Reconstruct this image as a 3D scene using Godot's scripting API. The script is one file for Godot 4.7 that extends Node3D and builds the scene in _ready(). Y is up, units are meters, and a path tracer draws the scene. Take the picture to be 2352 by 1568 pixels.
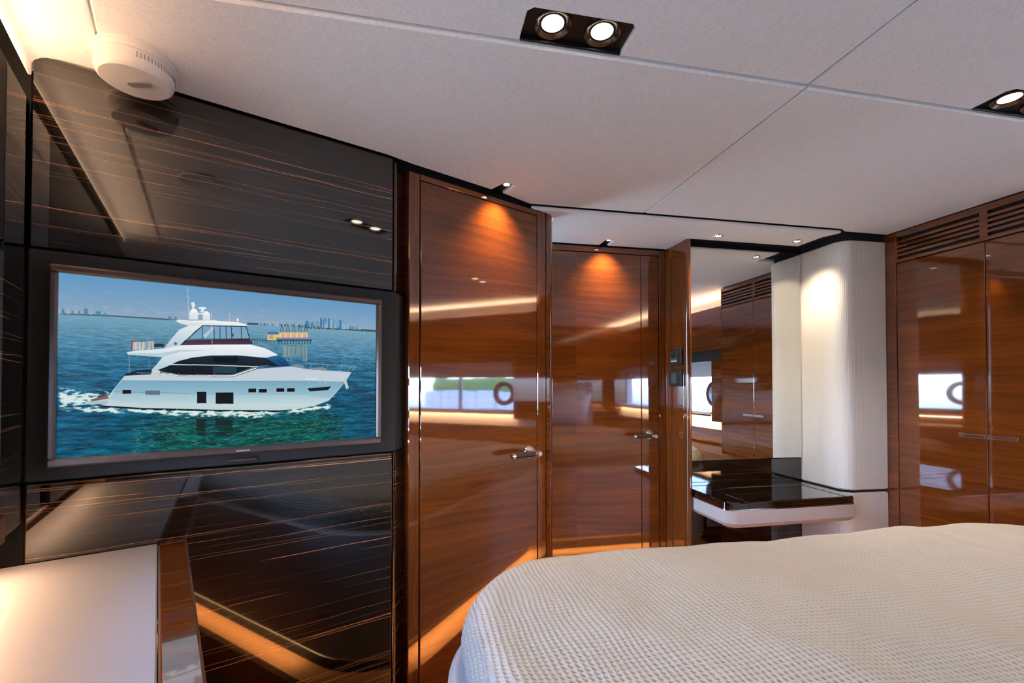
extends Node3D
# A motor-yacht cabin: measured in units of H (camera to ceiling), x right, y up from the camera's height, Z (forward) = -z.
const H := 0.70
const COVE_L := 0.42
const NICHE := 0.30
const COVE_R := 5.5
const SILL_R := 1.6
const WARM := Color(1.0, 0.81, 0.65)
const EYE := 1.30
const FLOOR := -1.857

var M := {}
var offs := {}
var names := {}
var rng := RandomNumberGenerator.new()

# ------------------------------------------------------------------ mesh builder
class B:
	var v := PackedVector3Array()
	var n := PackedVector3Array()
	var uv := PackedVector2Array()
	var swap := false
	var uvo := Vector2.ZERO

	func tri(a: Vector3, b: Vector3, c: Vector3, na: Vector3, nb: Vector3, nc: Vector3, ua: Vector2, ub: Vector2, uc: Vector2) -> void:
		if (b - a).cross(c - a).dot(na + nb + nc) > 0.0:
			var t := b; b = c; c = t
			var tn := nb; nb = nc; nc = tn
			var tu := ub; ub = uc; uc = tu
		v.append(a); v.append(b); v.append(c)
		n.append(na); n.append(nb); n.append(nc)
		for u: Vector2 in [ua, ub, uc]:
			uv.append((Vector2(u.y, u.x) if swap else u) + uvo)

	func quad(a: Vector3, b: Vector3, c: Vector3, d: Vector3, na: Vector3, nb: Vector3, nc: Vector3, nd: Vector3, ua: Vector2, ub: Vector2, uc: Vector2, ud: Vector2) -> void:
		tri(a, b, c, na, nb, nc, ua, ub, uc)
		tri(a, c, d, na, nc, nd, ua, uc, ud)

	# polygon p in the plane (e1, e2), swept along e3 from t0 to t1, with chamfers b0 and b1 at the ends
	func extrude(p: Array, o: Vector3, e1: Vector3, e2: Vector3, e3: Vector3, t0: float, t1: float, b0 := 0.0, b1 := 0.0, smooth_deg := 40.0) -> void:
		var k := p.size()
		var area := 0.0
		for i in k:
			area += (p[i] as Vector2).cross(p[(i + 1) % k])
		if area < 0.0:
			p = p.duplicate()
			p.reverse()
		var en := []
		var per := [0.0]
		for i in k:
			var d: Vector2 = p[(i + 1) % k] - p[i]
			per.append(per[i] + d.length())
			d = d.normalized()
			en.append(Vector2(d.y, -d.x))
		var lim := cos(deg_to_rad(smooth_deg))
		var miter := []
		for i in k:
			var a: Vector2 = en[(i + k - 1) % k]
			var b: Vector2 = en[i]
			var m := (a + b)
			if m.length() < 0.01:
				m = a
			m = m.normalized()
			miter.append(m / maxf(0.3, m.dot(b)))
		var P := func(q: Vector2, t: float) -> Vector3: return o + e1 * q.x + e2 * q.y + e3 * t
		var D := func(q: Vector2) -> Vector3: return (e1 * q.x + e2 * q.y).normalized()
		var rings := []          # [inset, t, tilt of the band above]
		if b0 > 0.0:
			rings.append([b0, t0])
		rings.append([0.0, t0 + b0])
		rings.append([0.0, t1 - b1])
		if b1 > 0.0:
			rings.append([b1, t1])
		var e3n := e3.normalized()
		for r in rings.size() - 1:
			var r0: Array = rings[r]
			var r1: Array = rings[r + 1]
			var lean: float = (r1[0] - r0[0])
			for i in k:
				var j := (i + 1) % k
				var n0: Vector2 = en[i]
				var n1: Vector2 = en[i]
				if en[i].dot(en[(i + k - 1) % k]) > lim:
					n0 = (en[i] + en[(i + k - 1) % k]).normalized()
				if en[i].dot(en[j]) > lim:
					n1 = (en[i] + en[j]).normalized()
				var na: Vector3 = D.call(n0)
				var nb: Vector3 = D.call(n1)
				if lean != 0.0:
					na = (na + e3n * signf(lean)).normalized()
					nb = (nb + e3n * signf(lean)).normalized()
				var A: Vector3 = P.call(p[i] - miter[i] * r0[0], r0[1])
				var Bq: Vector3 = P.call(p[j] - miter[j] * r0[0], r0[1])
				var C: Vector3 = P.call(p[j] - miter[j] * r1[0], r1[1])
				var Dq: Vector3 = P.call(p[i] - miter[i] * r1[0], r1[1])
				quad(A, Bq, C, Dq, na, nb, nb, na, Vector2(per[i], r0[1]), Vector2(per[i + 1], r0[1]), Vector2(per[i + 1], r1[1]), Vector2(per[i], r1[1]))
		for cap in 2:
			var ins: float = rings[0][0] if cap == 0 else rings[-1][0]
			var t: float = t0 if cap == 0 else t1
			var q := PackedVector2Array()
			for i in k:
				q.append(p[i] - miter[i] * ins)
			var ix := Geometry2D.triangulate_polygon(q)
			var nn := -e3n if cap == 0 else e3n
			for i in range(0, ix.size(), 3):
				tri(P.call(q[ix[i]], t), P.call(q[ix[i + 1]], t), P.call(q[ix[i + 2]], t), nn, nn, nn, q[ix[i]], q[ix[i + 1]], q[ix[i + 2]])

	# plan polygon of (x, Z) raised from y0 to y1
	func plan(p: Array, y0: float, y1: float, b0 := 0.0, b1 := 0.0) -> void:
		extrude(p, Vector3.ZERO, Vector3(1, 0, 0), Vector3(0, 0, -1), Vector3(0, 1, 0), y0, y1, b0, b1)

	# polygon of (x, y) with thickness along z (towards the viewer)
	func face(p: Array, z0: float, z1: float, bev := 0.0, back := 0.0) -> void:
		extrude(p, Vector3.ZERO, Vector3(1, 0, 0), Vector3(0, 1, 0), Vector3(0, 0, 1), z0, z1, back, bev)

	func box(x0: float, x1: float, y0: float, y1: float, z0: float, z1: float, bev := 0.004) -> void:
		face(B.rrect(x0, y0, x1, y1, bev, 1), z0, z1, bev, bev)

	# box whose wide face looks along -x (walls along Z)
	func side(z0: float, z1: float, y0: float, y1: float, x0: float, x1: float, bev := 0.004) -> void:
		extrude(B.rrect(z0, y0, z1, y1, bev, 1), Vector3.ZERO, Vector3(0, 0, -1), Vector3(0, 1, 0), Vector3(1, 0, 0), x0, x1, bev, bev)

	static func rrect(x0: float, y0: float, x1: float, y1: float, r: float, seg := 4) -> Array:
		if r <= 0.0:
			return [Vector2(x0, y0), Vector2(x1, y0), Vector2(x1, y1), Vector2(x0, y1)]
		var out := []
		for c: Array in [[x1 - r, y0 + r, -90.0], [x1 - r, y1 - r, 0.0], [x0 + r, y1 - r, 90.0], [x0 + r, y0 + r, 180.0]]:
			for i in seg + 1:
				var a := deg_to_rad(c[2] + 90.0 * i / seg)
				out.append(Vector2(c[0] + cos(a) * r, c[1] + sin(a) * r))
		return out

	# profile of (radius, height) turned round the axis of t (its y)
	func lathe(t: Transform3D, prof: Array, seg := 32, sharp := 35.0) -> void:
		var k := prof.size()
		var en := []
		for i in k - 1:
			var d: Vector2 = (prof[i + 1] - prof[i]).normalized()
			en.append(Vector2(d.y, -d.x))
		var lim := cos(deg_to_rad(sharp))
		for i in k - 1:
			var n0: Vector2 = en[i]
			var n1: Vector2 = en[i]
			if i > 0 and en[i].dot(en[i - 1]) > lim:
				n0 = (en[i] + en[i - 1]).normalized()
			if i < k - 2 and en[i].dot(en[i + 1]) > lim:
				n1 = (en[i] + en[i + 1]).normalized()
			for s in seg:
				var a0 := TAU * s / seg
				var a1 := TAU * (s + 1) / seg
				var c0 := Vector3(cos(a0), 0, sin(a0))
				var c1 := Vector3(cos(a1), 0, sin(a1))
				var pa: Vector3 = t * (c0 * prof[i].x + Vector3.UP * prof[i].y)
				var pb: Vector3 = t * (c1 * prof[i].x + Vector3.UP * prof[i].y)
				var pc: Vector3 = t * (c1 * prof[i + 1].x + Vector3.UP * prof[i + 1].y)
				var pd: Vector3 = t * (c0 * prof[i + 1].x + Vector3.UP * prof[i + 1].y)
				var na := (t.basis * (c0 * n0.x + Vector3.UP * n0.y)).normalized()
				var nb := (t.basis * (c1 * n0.x + Vector3.UP * n0.y)).normalized()
				var nc := (t.basis * (c1 * n1.x + Vector3.UP * n1.y)).normalized()
				var nd := (t.basis * (c0 * n1.x + Vector3.UP * n1.y)).normalized()
				if pa.distance_squared_to(pb) > 1e-12:
					tri(pa, pb, pc, na, nb, nc, Vector2(a0, prof[i].y), Vector2(a1, prof[i].y), Vector2(a1, prof[i + 1].y))
				if pc.distance_squared_to(pd) > 1e-12:
					tri(pa, pc, pd, na, nc, nd, Vector2(a0, prof[i].y), Vector2(a1, prof[i + 1].y), Vector2(a0, prof[i + 1].y))

	func rod(a: Vector3, b: Vector3, r: float, seg := 16, bev := -1.0) -> void:
		var y := (b - a)
		var l := y.length()
		y = y / l
		var x := y.cross(Vector3(0.123, 0.9, 0.41)).normalized()
		var t := Transform3D(Basis(x, y, x.cross(y)), a)
		if bev < 0.0:
			bev = r * 0.2
		lathe(t, [Vector2(0, 0), Vector2(r - bev, 0), Vector2(r, bev), Vector2(r, l - bev), Vector2(r - bev, l), Vector2(0, l)], seg)

	func tube(p: Array, r: float, seg := 10) -> void:
		for i in p.size() - 1:
			rod(p[i], p[i + 1], r, seg, r * 0.3)

	func mesh(off: Vector3) -> ArrayMesh:
		var a := []
		a.resize(Mesh.ARRAY_MAX)
		var w := PackedVector3Array()
		w.resize(v.size())
		for i in v.size():
			w[i] = (v[i] - off) * H
		var q := PackedVector2Array()
		q.resize(uv.size())
		for i in uv.size():
			q[i] = uv[i] * H
		a[Mesh.ARRAY_VERTEX] = w
		a[Mesh.ARRAY_NORMAL] = n
		a[Mesh.ARRAY_TEX_UV] = q
		var m := ArrayMesh.new()
		m.add_surface_from_arrays(Mesh.PRIMITIVE_TRIANGLES, a)
		return m

# ------------------------------------------------------------------ objects
func numbered(called: String) -> String:
	if not names.has(called):
		names[called] = 0
		return called
	names[called] += 1
	return "%s_%03d" % [called, names[called]]

# a Node3D at a thing's base (given in the frame's own measure) whose children are its parts
func thing(called: String, label: String, category: String, base := Vector3.ZERO, fr := Transform3D(), group := "") -> Node3D:
	var o := Node3D.new()
	o.name = numbered(called)
	add_child(o, true)
	o.transform = Transform3D(fr.basis, Vector3(0, EYE, 0) + (fr * base) * H)
	offs[o] = base
	if label:
		o.set_meta("label", label)
	if category:
		o.set_meta("category", category)
	if group:
		o.set_meta("group", group)
	return o

func setting(called: String, label := "", fr := Transform3D(), base := Vector3.ZERO) -> Node3D:
	var o := thing(called, label, "", base, fr)
	o.set_meta("kind", "structure")
	return o

func part(parent: Node3D, called: String, b: B, mat: Material, label := "") -> MeshInstance3D:
	var o := MeshInstance3D.new()
	o.name = called
	o.mesh = b.mesh(offs[parent])
	o.material_override = mat
	parent.add_child(o, true)
	offs[o] = offs[parent]
	if label:
		o.set_meta("label", label)
	return o

func frame(x: float, z: float, deg: float) -> Transform3D:
	return Transform3D(Basis(Vector3.UP, deg_to_rad(deg)), Vector3(x, 0, -z))

func wp(x: float, y: float, z: float) -> Vector3:
	return Vector3(x * H, EYE + y * H, -z * H)

func spot(parent: Node3D, at: Vector3, towards: Vector3, energy: float, color: Color, angle: float, blend: float, size := 0.03) -> void:
	var l := SpotLight3D.new()
	l.name = "lamp_light"
	parent.add_child(l, true)
	var up := Vector3.UP if absf(towards.normalized().y) < 0.9 else Vector3.FORWARD
	l.global_transform = Transform3D(Basis.looking_at(towards, up), at)
	l.light_energy = energy
	l.light_color = color
	l.spot_angle = angle
	l.spot_angle_attenuation = blend
	l.spot_range = 12.0
	l.spot_attenuation = 2.0
	l.light_size = size
	l.shadow_enabled = true

func area(parent: Node3D, at: Vector3, towards: Vector3, up: Vector3, w: float, h: float, energy: float, color: Color) -> void:
	var l := AreaLight3D.new()
	l.name = "strip_light"
	parent.add_child(l, true)
	l.global_transform = Transform3D(Basis.looking_at(towards, up), at)
	l.area_size = Vector2(w, h)
	l.light_energy = energy
	l.light_color = color
	l.area_range = 12.0
	l.area_attenuation = 2.0
	l.shadow_enabled = true

# ------------------------------------------------------------------ textures and materials
func tex(im: Image) -> ImageTexture:
	return ImageTexture.create_from_image(im)

func noise(s: int, f: float, oct := 4) -> FastNoiseLite:
	var n := FastNoiseLite.new()
	n.seed = s
	n.noise_type = FastNoiseLite.TYPE_SIMPLEX_SMOOTH
	n.frequency = f
	n.fractal_octaves = oct
	return n

func walnut_image() -> Image:
	var w := 1024
	var h := 1024
	var im := Image.create(w, h, false, Image.FORMAT_RGB8)
	var a := noise(11, 0.0035, 3)
	var b := noise(12, 0.02, 3)
	var c := noise(13, 0.09, 2)
	var d := noise(14, 0.004, 2)
	var dark := Color(0.235, 0.110, 0.042)
	var mid := Color(0.435, 0.220, 0.076)
	var light := Color(0.540, 0.288, 0.104)
	for y in h:
		# blends to itself at the edges, so that repeats do not show a cut
		for x in w:
			var yy := y + 26.0 * d.get_noise_2d(x * 0.30, y * 0.5)
			var big := a.get_noise_2d(x * 0.30, yy * 1.6)
			var streak := b.get_noise_2d(x * 0.035, yy * 1.7)
			var pore := c.get_noise_2d(x * 0.10, yy * 3.6)
			var t := 0.60 + big * 0.22 + streak * 0.22
			var col := dark.lerp(mid, clampf(t * 1.4, 0, 1)).lerp(light, clampf((t - 0.62) * 1.6, 0, 1))
			if pore < -0.28:
				col = col.lerp(dark, clampf((-0.28 - pore) * 1.6, 0, 0.3))
			im.set_pixel(x, y, col)
	return im

func ebony_image(count: int, most: float) -> Image:
	var w := 1024
	var h := 1024
	var im := Image.create(w, h, false, Image.FORMAT_RGB8)
	var b := noise(21, 0.03, 3)
	for y in h:
		for x in w:
			var s := 0.5 + 0.5 * b.get_noise_2d(x * 0.05, y * 2.4)
			im.set_pixel(x, y, Color(0.034, 0.026, 0.021).lerp(Color(0.082, 0.060, 0.045), s * s))
	var wand := noise(22, 0.006, 2)
	var r := RandomNumberGenerator.new()
	r.seed = 77
	for k in count:
		var y0 := r.randf() * h
		if k % 3 == 1:
			y0 += 6.0
		var ln := r.randf_range(0.15, 1.3) * w
		var x0 := r.randf() * w
		var st := r.randf_range(0.25, 1.0)
		st = st * st * most
		var th := r.randf_range(0.7, 2.1)
		for i in int(ln):
			var f := i / ln
			var fade := clampf(minf(f, 1.0 - f) * 7.0, 0, 1) * st
			var x := int(x0 + i) % w
			var yc := y0 + 3.5 * wand.get_noise_2d(x0 + i, k * 37.0)
			for dy in range(-2, 3):
				var yy := int(floor(yc)) + dy
				var cov := clampf(th * 0.5 + 0.5 - absf(yy + 0.5 - yc), 0, 1) * fade
				if cov > 0.02:
					yy = (yy + h) % h
					im.set_pixel(x, yy, im.get_pixel(x, yy).lerp(Color(0.98, 0.66, 0.42), cov))
	return im

func weave_image(base: Color, amp: float, sd: int) -> Image:
	var w := 512
	var im := Image.create(w, w, false, Image.FORMAT_RGB8)
	var a := noise(sd, 0.11, 2)
	var b := noise(sd + 1, 0.11, 2)
	var c := noise(sd + 2, 0.012, 3)
	for y in w:
		for x in w:
			var t := a.get_noise_2d(x * 0.35, y * 3.0) + 0.6 * b.get_noise_2d(x * 3.0, y * 0.35) + 0.18 * c.get_noise_2d(x, y)
			var k := 1.0 + amp * t
			im.set_pixel(x, y, Color(base.r * k, base.g * k, base.b * k))
	return im

func rib_image() -> Image:
	var w := 256
	var im := Image.create(w, w, false, Image.FORMAT_RGB8)
	var a := noise(41, 0.2, 2)
	for y in w:
		for x in w:
			var rib := 0.5 + 0.5 * cos(TAU * x / 16.0)
			var cross := 0.5 + 0.5 * cos(TAU * y / 8.0)
			var t := clampf(0.15 + 0.6 * rib + 0.15 * cross + 0.2 * a.get_noise_2d(x, y), 0, 1)
			im.set_pixel(x, y, Color(t, t, t))
	return im

func mat(col: Color, rough: float, metal := 0.0, spec := 0.5) -> StandardMaterial3D:
	var m := StandardMaterial3D.new()
	m.albedo_color = col
	m.roughness = rough
	m.metallic = metal
	m.metallic_specular = spec
	return m

func glow(col: Color, e: float) -> StandardMaterial3D:
	var m := mat(Color(0.9, 0.9, 0.9), 0.4)
	m.emission_enabled = true
	m.emission = col
	m.emission_energy_multiplier = e
	return m

func materials() -> void:
	var wal := tex(walnut_image())
	var eb := tex(ebony_image(120, 1.0))
	var rip := FastNoiseLite.new()
	rip.seed = 5
	rip.frequency = 0.02
	var ripple := NoiseTexture2D.new()
	ripple.width = 256
	ripple.height = 256
	ripple.seamless = true
	ripple.noise = rip
	ripple.as_normal_map = true
	ripple.bump_strength = 1.0
	for k: Array in [["walnut", Vector3(0.85, 1.0, 1)], ["walnut_fine", Vector3(1.6, 2.2, 1)]]:
		var m := mat(Color.WHITE, 0.045, 0.0, 0.62)
		m.albedo_texture = wal
		m.uv1_scale = k[1]
		m.clearcoat_enabled = true
		m.clearcoat = 0.9
		m.clearcoat_roughness = 0.02
		M[k[0]] = m
	var e := mat(Color.WHITE, 0.04, 0.0, 0.6)
	e.albedo_texture = eb
	e.uv1_scale = Vector3(0.62, 1.25, 1)
	e.clearcoat_enabled = true
	e.clearcoat = 1.0
	e.clearcoat_roughness = 0.02
	M.ebony = e
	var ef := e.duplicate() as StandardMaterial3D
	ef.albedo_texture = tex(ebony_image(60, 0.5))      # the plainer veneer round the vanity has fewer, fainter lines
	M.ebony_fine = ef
	M.gap = mat(Color(0.10, 0.10, 0.105), 0.9)
	M.black_felt = mat(Color(0.055, 0.060, 0.070), 0.7)
	M.black = mat(Color(0.05, 0.05, 0.055), 0.35)
	M.black_gloss = mat(Color(0.015, 0.014, 0.014), 0.06)
	var c := mat(Color.WHITE, 0.85, 0.0, 0.3)
	c.albedo_texture = tex(weave_image(Color(0.905, 0.90, 0.89), 0.06, 51))
	c.uv1_scale = Vector3(3.2, 3.2, 1)
	M.linen = c
	var cream := mat(Color(0.88, 0.84, 0.77), 0.55)
	M.cream = cream
	M.cream_leather = mat(Color(0.64, 0.62, 0.61), 0.5, 0.0, 0.4)
	M.taupe_leather = mat(Color(0.68, 0.65, 0.61), 0.45)
	var rb := mat(Color.WHITE, 0.85, 0.0, 0.3)
	rb.albedo_texture = tex(weave_image(Color(0.86, 0.84, 0.80), 0.06, 61))
	rb.uv1_scale = Vector3(9, 9, 1)
	M.ribbed = rb
	var ribs := tex(rib_image())
	rb.heightmap_enabled = true
	rb.heightmap_texture = ribs
	rb.heightmap_scale = 0.09
	M.chrome = mat(Color(0.90, 0.89, 0.87), 0.08, 1.0)
	M.bronze = mat(Color(0.42, 0.34, 0.27), 0.25, 1.0)
	M.gunmetal = mat(Color(0.40, 0.36, 0.345), 0.3, 0.8)
	M.leather_brown = mat(Color(0.16, 0.12, 0.085), 0.7)
	M.white_plastic = mat(Color(0.88, 0.86, 0.83), 0.4)
	M.grey_plastic = mat(Color(0.55, 0.53, 0.52), 0.5)
	M.white_lacquer = mat(Color(0.84, 0.82, 0.80), 0.25)
	M.mirror = mat(Color(0.94, 0.95, 0.95), 0.005, 1.0)
	M.dark_plastic = mat(Color(0.10, 0.10, 0.11), 0.5)
	M.slate_plastic = mat(Color(0.26, 0.25, 0.245), 0.4)
	M.lcd = mat(Color(0.16, 0.17, 0.16), 0.15)
	var bl := mat(Color(0.745, 0.700, 0.630), 0.95, 0.0, 0.2)
	bl.rim_enabled = true
	bl.rim = 0.25
	M.waffle = bl
	M.pillow = mat(Color(0.86, 0.85, 0.83), 0.9)
	var cp := mat(Color.WHITE, 0.95, 0.0, 0.2)
	cp.albedo_texture = tex(weave_image(Color(0.62, 0.47, 0.34), 0.22, 71))
	cp.uv1_scale = Vector3(5, 5, 1)
	M.carpet = cp
	M.blind = mat(Color(0.10, 0.075, 0.075), 0.6)
	M.pale_blind = mat(Color(0.74, 0.77, 0.80), 0.8)
	M.lens = glow(Color(1.0, 0.96, 0.88), 9.0)
	M.small_lens = glow(Color(1.0, 0.95, 0.86), 6.0)
	M.led = glow(Color(1.0, 0.78, 0.52), 3.0)
	var gl := mat(Color(1, 1, 1, 0.06), 0.02)
	gl.transparency = BaseMaterial3D.TRANSPARENCY_ALPHA
	M.glass = gl
	M.stone = mat(Color(0.80, 0.80, 0.79), 0.9)
	M.leaf = mat(Color(0.32, 0.50, 0.20), 0.8)
	M.hull = mat(Color(0.75, 0.75, 0.75), 0.6)
	M.port_ring = mat(Color(0.22, 0.12, 0.07), 0.4)

# ------------------------------------------------------------------ the picture on the television
var scr: Image
var scr_inv: Basis

func quad_map() -> void:
	# the projective map from the unit square to the screen's corners in the photograph (as enlarged), inverted
	var p := [Vector2(345, 177), Vector2(2098, 348), Vector2(2096, 1085), Vector2(335, 1193)]
	var s: Vector2 = p[0] - p[1] + p[2] - p[3]
	var d1: Vector2 = p[1] - p[2]
	var d2: Vector2 = p[3] - p[2]
	var den := d1.cross(d2)
	var g := s.cross(d2) / den
	var h := d1.cross(s) / den
	var b := Basis(Vector3(p[1].x - p[0].x + g * p[1].x, p[1].y - p[0].y + g * p[1].y, g), Vector3(p[3].x - p[0].x + h * p[3].x, p[3].y - p[0].y + h * p[3].y, h), Vector3(p[0].x, p[0].y, 1.0))
	scr_inv = b.inverse()

func sp(x: float, y: float) -> Vector2:
	var q := scr_inv * Vector3(x, y, 1)
	return Vector2(q.x / q.z * scr.get_width(), q.y / q.z * scr.get_height())

func s_poly(p: Array, top: Color, low = null) -> void:
	var q := PackedVector2Array()
	for i in range(0, p.size(), 2):
		q.append(sp(p[i], p[i + 1]))
	s_fill(q, top, top if low == null else low)

func s_fill(q: PackedVector2Array, top: Color, low: Color) -> void:
	var y0 := 1e9
	var y1 := -1e9
	for a in q:
		y0 = minf(y0, a.y)
		y1 = maxf(y1, a.y)
	for y in range(maxi(0, int(y0)), mini(scr.get_height(), int(y1) + 1)):
		var xs := []
		var yc := y + 0.5
		for i in q.size():
			var a := q[i]
			var b := q[(i + 1) % q.size()]
			if (a.y <= yc) != (b.y <= yc):
				xs.append(a.x + (yc - a.y) / (b.y - a.y) * (b.x - a.x))
		xs.sort()
		for i in range(0, xs.size() - 1, 2):
			var a := maxi(0, roundi(xs[i]))
			var b := mini(scr.get_width(), roundi(xs[i + 1]))
			if b > a:
				scr.fill_rect(Rect2i(a, y, b - a, 1), top.lerp(low, clampf((yc - y0) / maxf(1.0, y1 - y0), 0, 1)))

func s_line(x0: float, y0: float, x1: float, y1: float, w: float, c: Color) -> void:
	var a := sp(x0, y0)
	var b := sp(x1, y1)
	var t := (b - a).normalized().orthogonal() * w * 0.5
	s_fill(PackedVector2Array([a + t, b + t, b - t, a - t]), c, c)

func s_path(p: Array, w: float, c: Color) -> void:
	for i in range(0, p.size() - 2, 2):
		s_line(p[i], p[i + 1], p[i + 2], p[i + 3], w, c)

func s_rect(x0: float, y0: float, x1: float, y1: float, c: Color) -> void:
	s_poly([x0, y0, x1, y0, x1, y1, x0, y1], c)

func s_oval(x: float, y: float, rx: float, ry: float, top: Color, low: Color) -> void:
	var q := PackedVector2Array()
	for i in 24:
		q.append(sp(x + cos(TAU * i / 24) * rx, y + sin(TAU * i / 24) * ry))
	s_fill(q, top, low)

func s_foam(x0: float, x1: float, yc0: float, yc1: float, half: float, thick: float, sd: int) -> void:
	# white broken water about the line from (x0, yc0) to (x1, yc1)
	var n := noise(sd, 0.035, 4)
	var a := sp(x0, yc0)
	var b := sp(x1, yc1)
	var hh := half / 1000.0 * scr.get_height() * 1.1
	for x in range(maxi(0, int(a.x)), mini(scr.get_width(), int(b.x))):
		var f := (x - a.x) / (b.x - a.x)
		var yc := lerpf(a.y, b.y, f)
		for y in range(int(yc - hh), mini(scr.get_height(), int(yc + hh))):
			var d := absf(y - yc) / hh
			var v := n.get_noise_2d(x * 0.55, y * 1.6) + thick - d * 1.0
			v *= clampf(minf(f, 1 - f) * 9.0, 0, 1)
			if v > 0.0:
				scr.set_pixel(x, y, scr.get_pixel(x, y).lerp(Color(0.86, 0.93, 0.91), clampf(v * 2.6, 0, 0.96)))

func c8(r: int, g: int, b: int) -> Color:
	return Color8(r, g, b)

func screen_picture() -> Image:
	scr = Image.create(1440, 830, false, Image.FORMAT_RGB8)
	quad_map()
	var w := scr.get_width()
	var h := scr.get_height()
	var l0 := sp(345, 402)
	var l1 := sp(2098, 498)
	var n1 := noise(81, 0.010, 4)
	var n2 := noise(82, 0.05, 3)
	var n3 := noise(83, 0.006, 2)
	for y in h:
		for x in w:
			var hor := lerpf(l0.y, l1.y, float(x) / w) - 10.0 * sin(PI * x / w) * 0.3
			var c: Color
			if y < hor:
				var t := y / hor
				c = c8(102, 154, 194).lerp(c8(146, 170, 194), t * (0.6 + 0.4 * t))
				var cl := n3.get_noise_2d(x * 2.2, y * 4.0) + n1.get_noise_2d(x * 1.4, y * 2.6) * 0.5
				c = c.lerp(c8(182, 178, 192), clampf((cl - 0.2) * 0.9, 0, 0.35) * clampf(t * 1.5 - 0.3, 0, 1))
			else:
				var t := (y - hor) / (h - hor)
				c = c8(120, 164, 188).lerp(c8(58, 118, 150), clampf(t * 3.2, 0, 1)).lerp(c8(16, 76, 106), clampf(t * 2.6 - 0.62, 0, 1)).lerp(c8(4, 78, 104), clampf(t * 3 - 1.9, 0, 1))
				var fx := float(x) / w
				var green := clampf((t - 0.66) * 6.0, 0, 1) * clampf((fx - 0.12) * 5.0, 0, 1) * clampf((0.92 - fx) * 6.0, 0, 1)
				c = c.lerp(c8(8, 80, 72), green * 0.85)
				var rip: float = lerpf(n2.get_noise_2d(x * 0.22, y * 2.6), n1.get_noise_2d(x * 0.55, y * 4.2), clampf(t * 1.6, 0, 1))
				var fine: float = n2.get_noise_2d(x * 0.42, y * 3.4)
				var k := 1.0 + (rip * 0.75 + fine * 0.45) * clampf(t * 2.2, 0.05, 0.8)
				c = Color(c.r * k, c.g * k, c.b * k)
				if green > 0.3 and fine > 0.42:
					c = c.lerp(c8(150, 168, 120), 0.55)
			scr.set_pixel(x, y, c)
	var r := RandomNumberGenerator.new()
	r.seed = 9
	# far shores and towns
	s_poly([345, 398, 620, 408, 940, 428, 1000, 434, 940, 437, 620, 417, 345, 406], c8(70, 102, 118))
	s_poly([1380, 448, 1700, 462, 2098, 488, 2098, 499, 1700, 474, 1380, 458], c8(52, 82, 92))
	for b: Array in [[345, 356, 376, 403], [362, 374, 376, 403], [386, 406, 372, 404], [414, 424, 386, 405], [434, 444, 390, 405], [452, 462, 386, 406], [483, 504, 374, 407], [514, 526, 383, 408], [546, 574, 388, 409], [590, 606, 398, 411], [944, 960, 415, 433], [975, 990, 418, 436]]:
		s_rect(b[0], b[2], b[1], b[3], c8(88, 134, 168) if r.randf() < 0.6 else c8(150, 176, 190))
	for k in 64:
		var x := r.randf_range(1430, 1700)
		s_rect(x, 458 + (x - 1430) * 0.02 - r.randf_range(2, 16), x + r.randf_range(4, 9), 466 + (x - 1430) * 0.02, c8(96, 140, 176).lerp(c8(160, 186, 204), r.randf()))
	for k in 90:
		var x := r.randf_range(1700, 2010)
		var tall := 10.0 + 44.0 * exp(-pow((x - 1825.0) / 85.0, 2)) * r.randf()
		s_rect(x, 468 + (x - 1700) * 0.04 - tall, x + r.randf_range(5, 11), 474 + (x - 1700) * 0.045, c8(72, 124, 166).lerp(c8(150, 184, 206), r.randf()))
	for b: Array in [[1784, 1796, 422], [1829, 1837, 422], [1892, 1904, 432], [1704, 1720, 438]]:
		s_rect(b[0], b[2], b[1], 476, c8(66, 122, 168))
	for k in 50:
		var x := r.randf_range(1700, 2096)
		s_rect(x, 472 + (x - 1700) * 0.045, x + 9, 479 + (x - 1700) * 0.045, c8(48, 76, 66).lerp(c8(150, 110, 90), r.randf() * 0.6))
	# the stilt house and its pier
	for k in 16:
		var x := 1582.0 + k * 8.4
		s_rect(x, 578, x + r.randf_range(3, 8), r.randf_range(625, 668), [c8(150, 160, 136), c8(140, 146, 152), c8(96, 140, 160)][k % 3])
	s_path([1400, 541, 1500, 548, 1570, 552], 3.0, c8(52, 60, 58))
	for k in 9:
		s_line(1406 + k * 15, 536, 1406 + k * 15, 562, 2.0, c8(44, 54, 54))
	s_rect(1493, 512, 1556, 545, c8(214, 200, 112))
	s_rect(1493, 499, 1556, 513, c8(70, 112, 178))
	s_rect(1502, 514, 1524, 540, c8(204, 150, 142))
	s_rect(1557, 503, 1716, 541, c8(226, 210, 124))
	s_rect(1552, 499, 1718, 506, c8(178, 170, 150))
	for k in 5:
		s_rect(1570 + k * 30, 508, 1588 + k * 30, 532, c8(222, 160, 158))
	s_rect(1540, 531, 1742, 545, c8(108, 136, 184))
	s_rect(1545, 541, 1740, 549, c8(72, 70, 66))
	for k in 12:
		s_line(1556 + k * 16, 546, 1556 + k * 16, 566, 3.0, c8(40, 44, 44))
	for k in 5:
		s_path([1564 + k * 33, 499, 1572 + k * 33, 456, 1582 + k * 33, 499], 2.5, c8(50, 54, 60))
	# wake
	s_foam(338, 640, 865, 880, 62, 0.62, 91)
	s_foam(345, 1560, 922, 955, 22, 0.50, 92)
	s_foam(900, 1500, 950, 962, 26, 0.40, 95)
	# the yacht: swim platform, hull, decks
	s_poly([498, 884, 560, 866, 618, 850, 640, 862, 720, 886, 640, 900, 508, 895], c8(226, 232, 236), c8(150, 176, 190))
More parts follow.
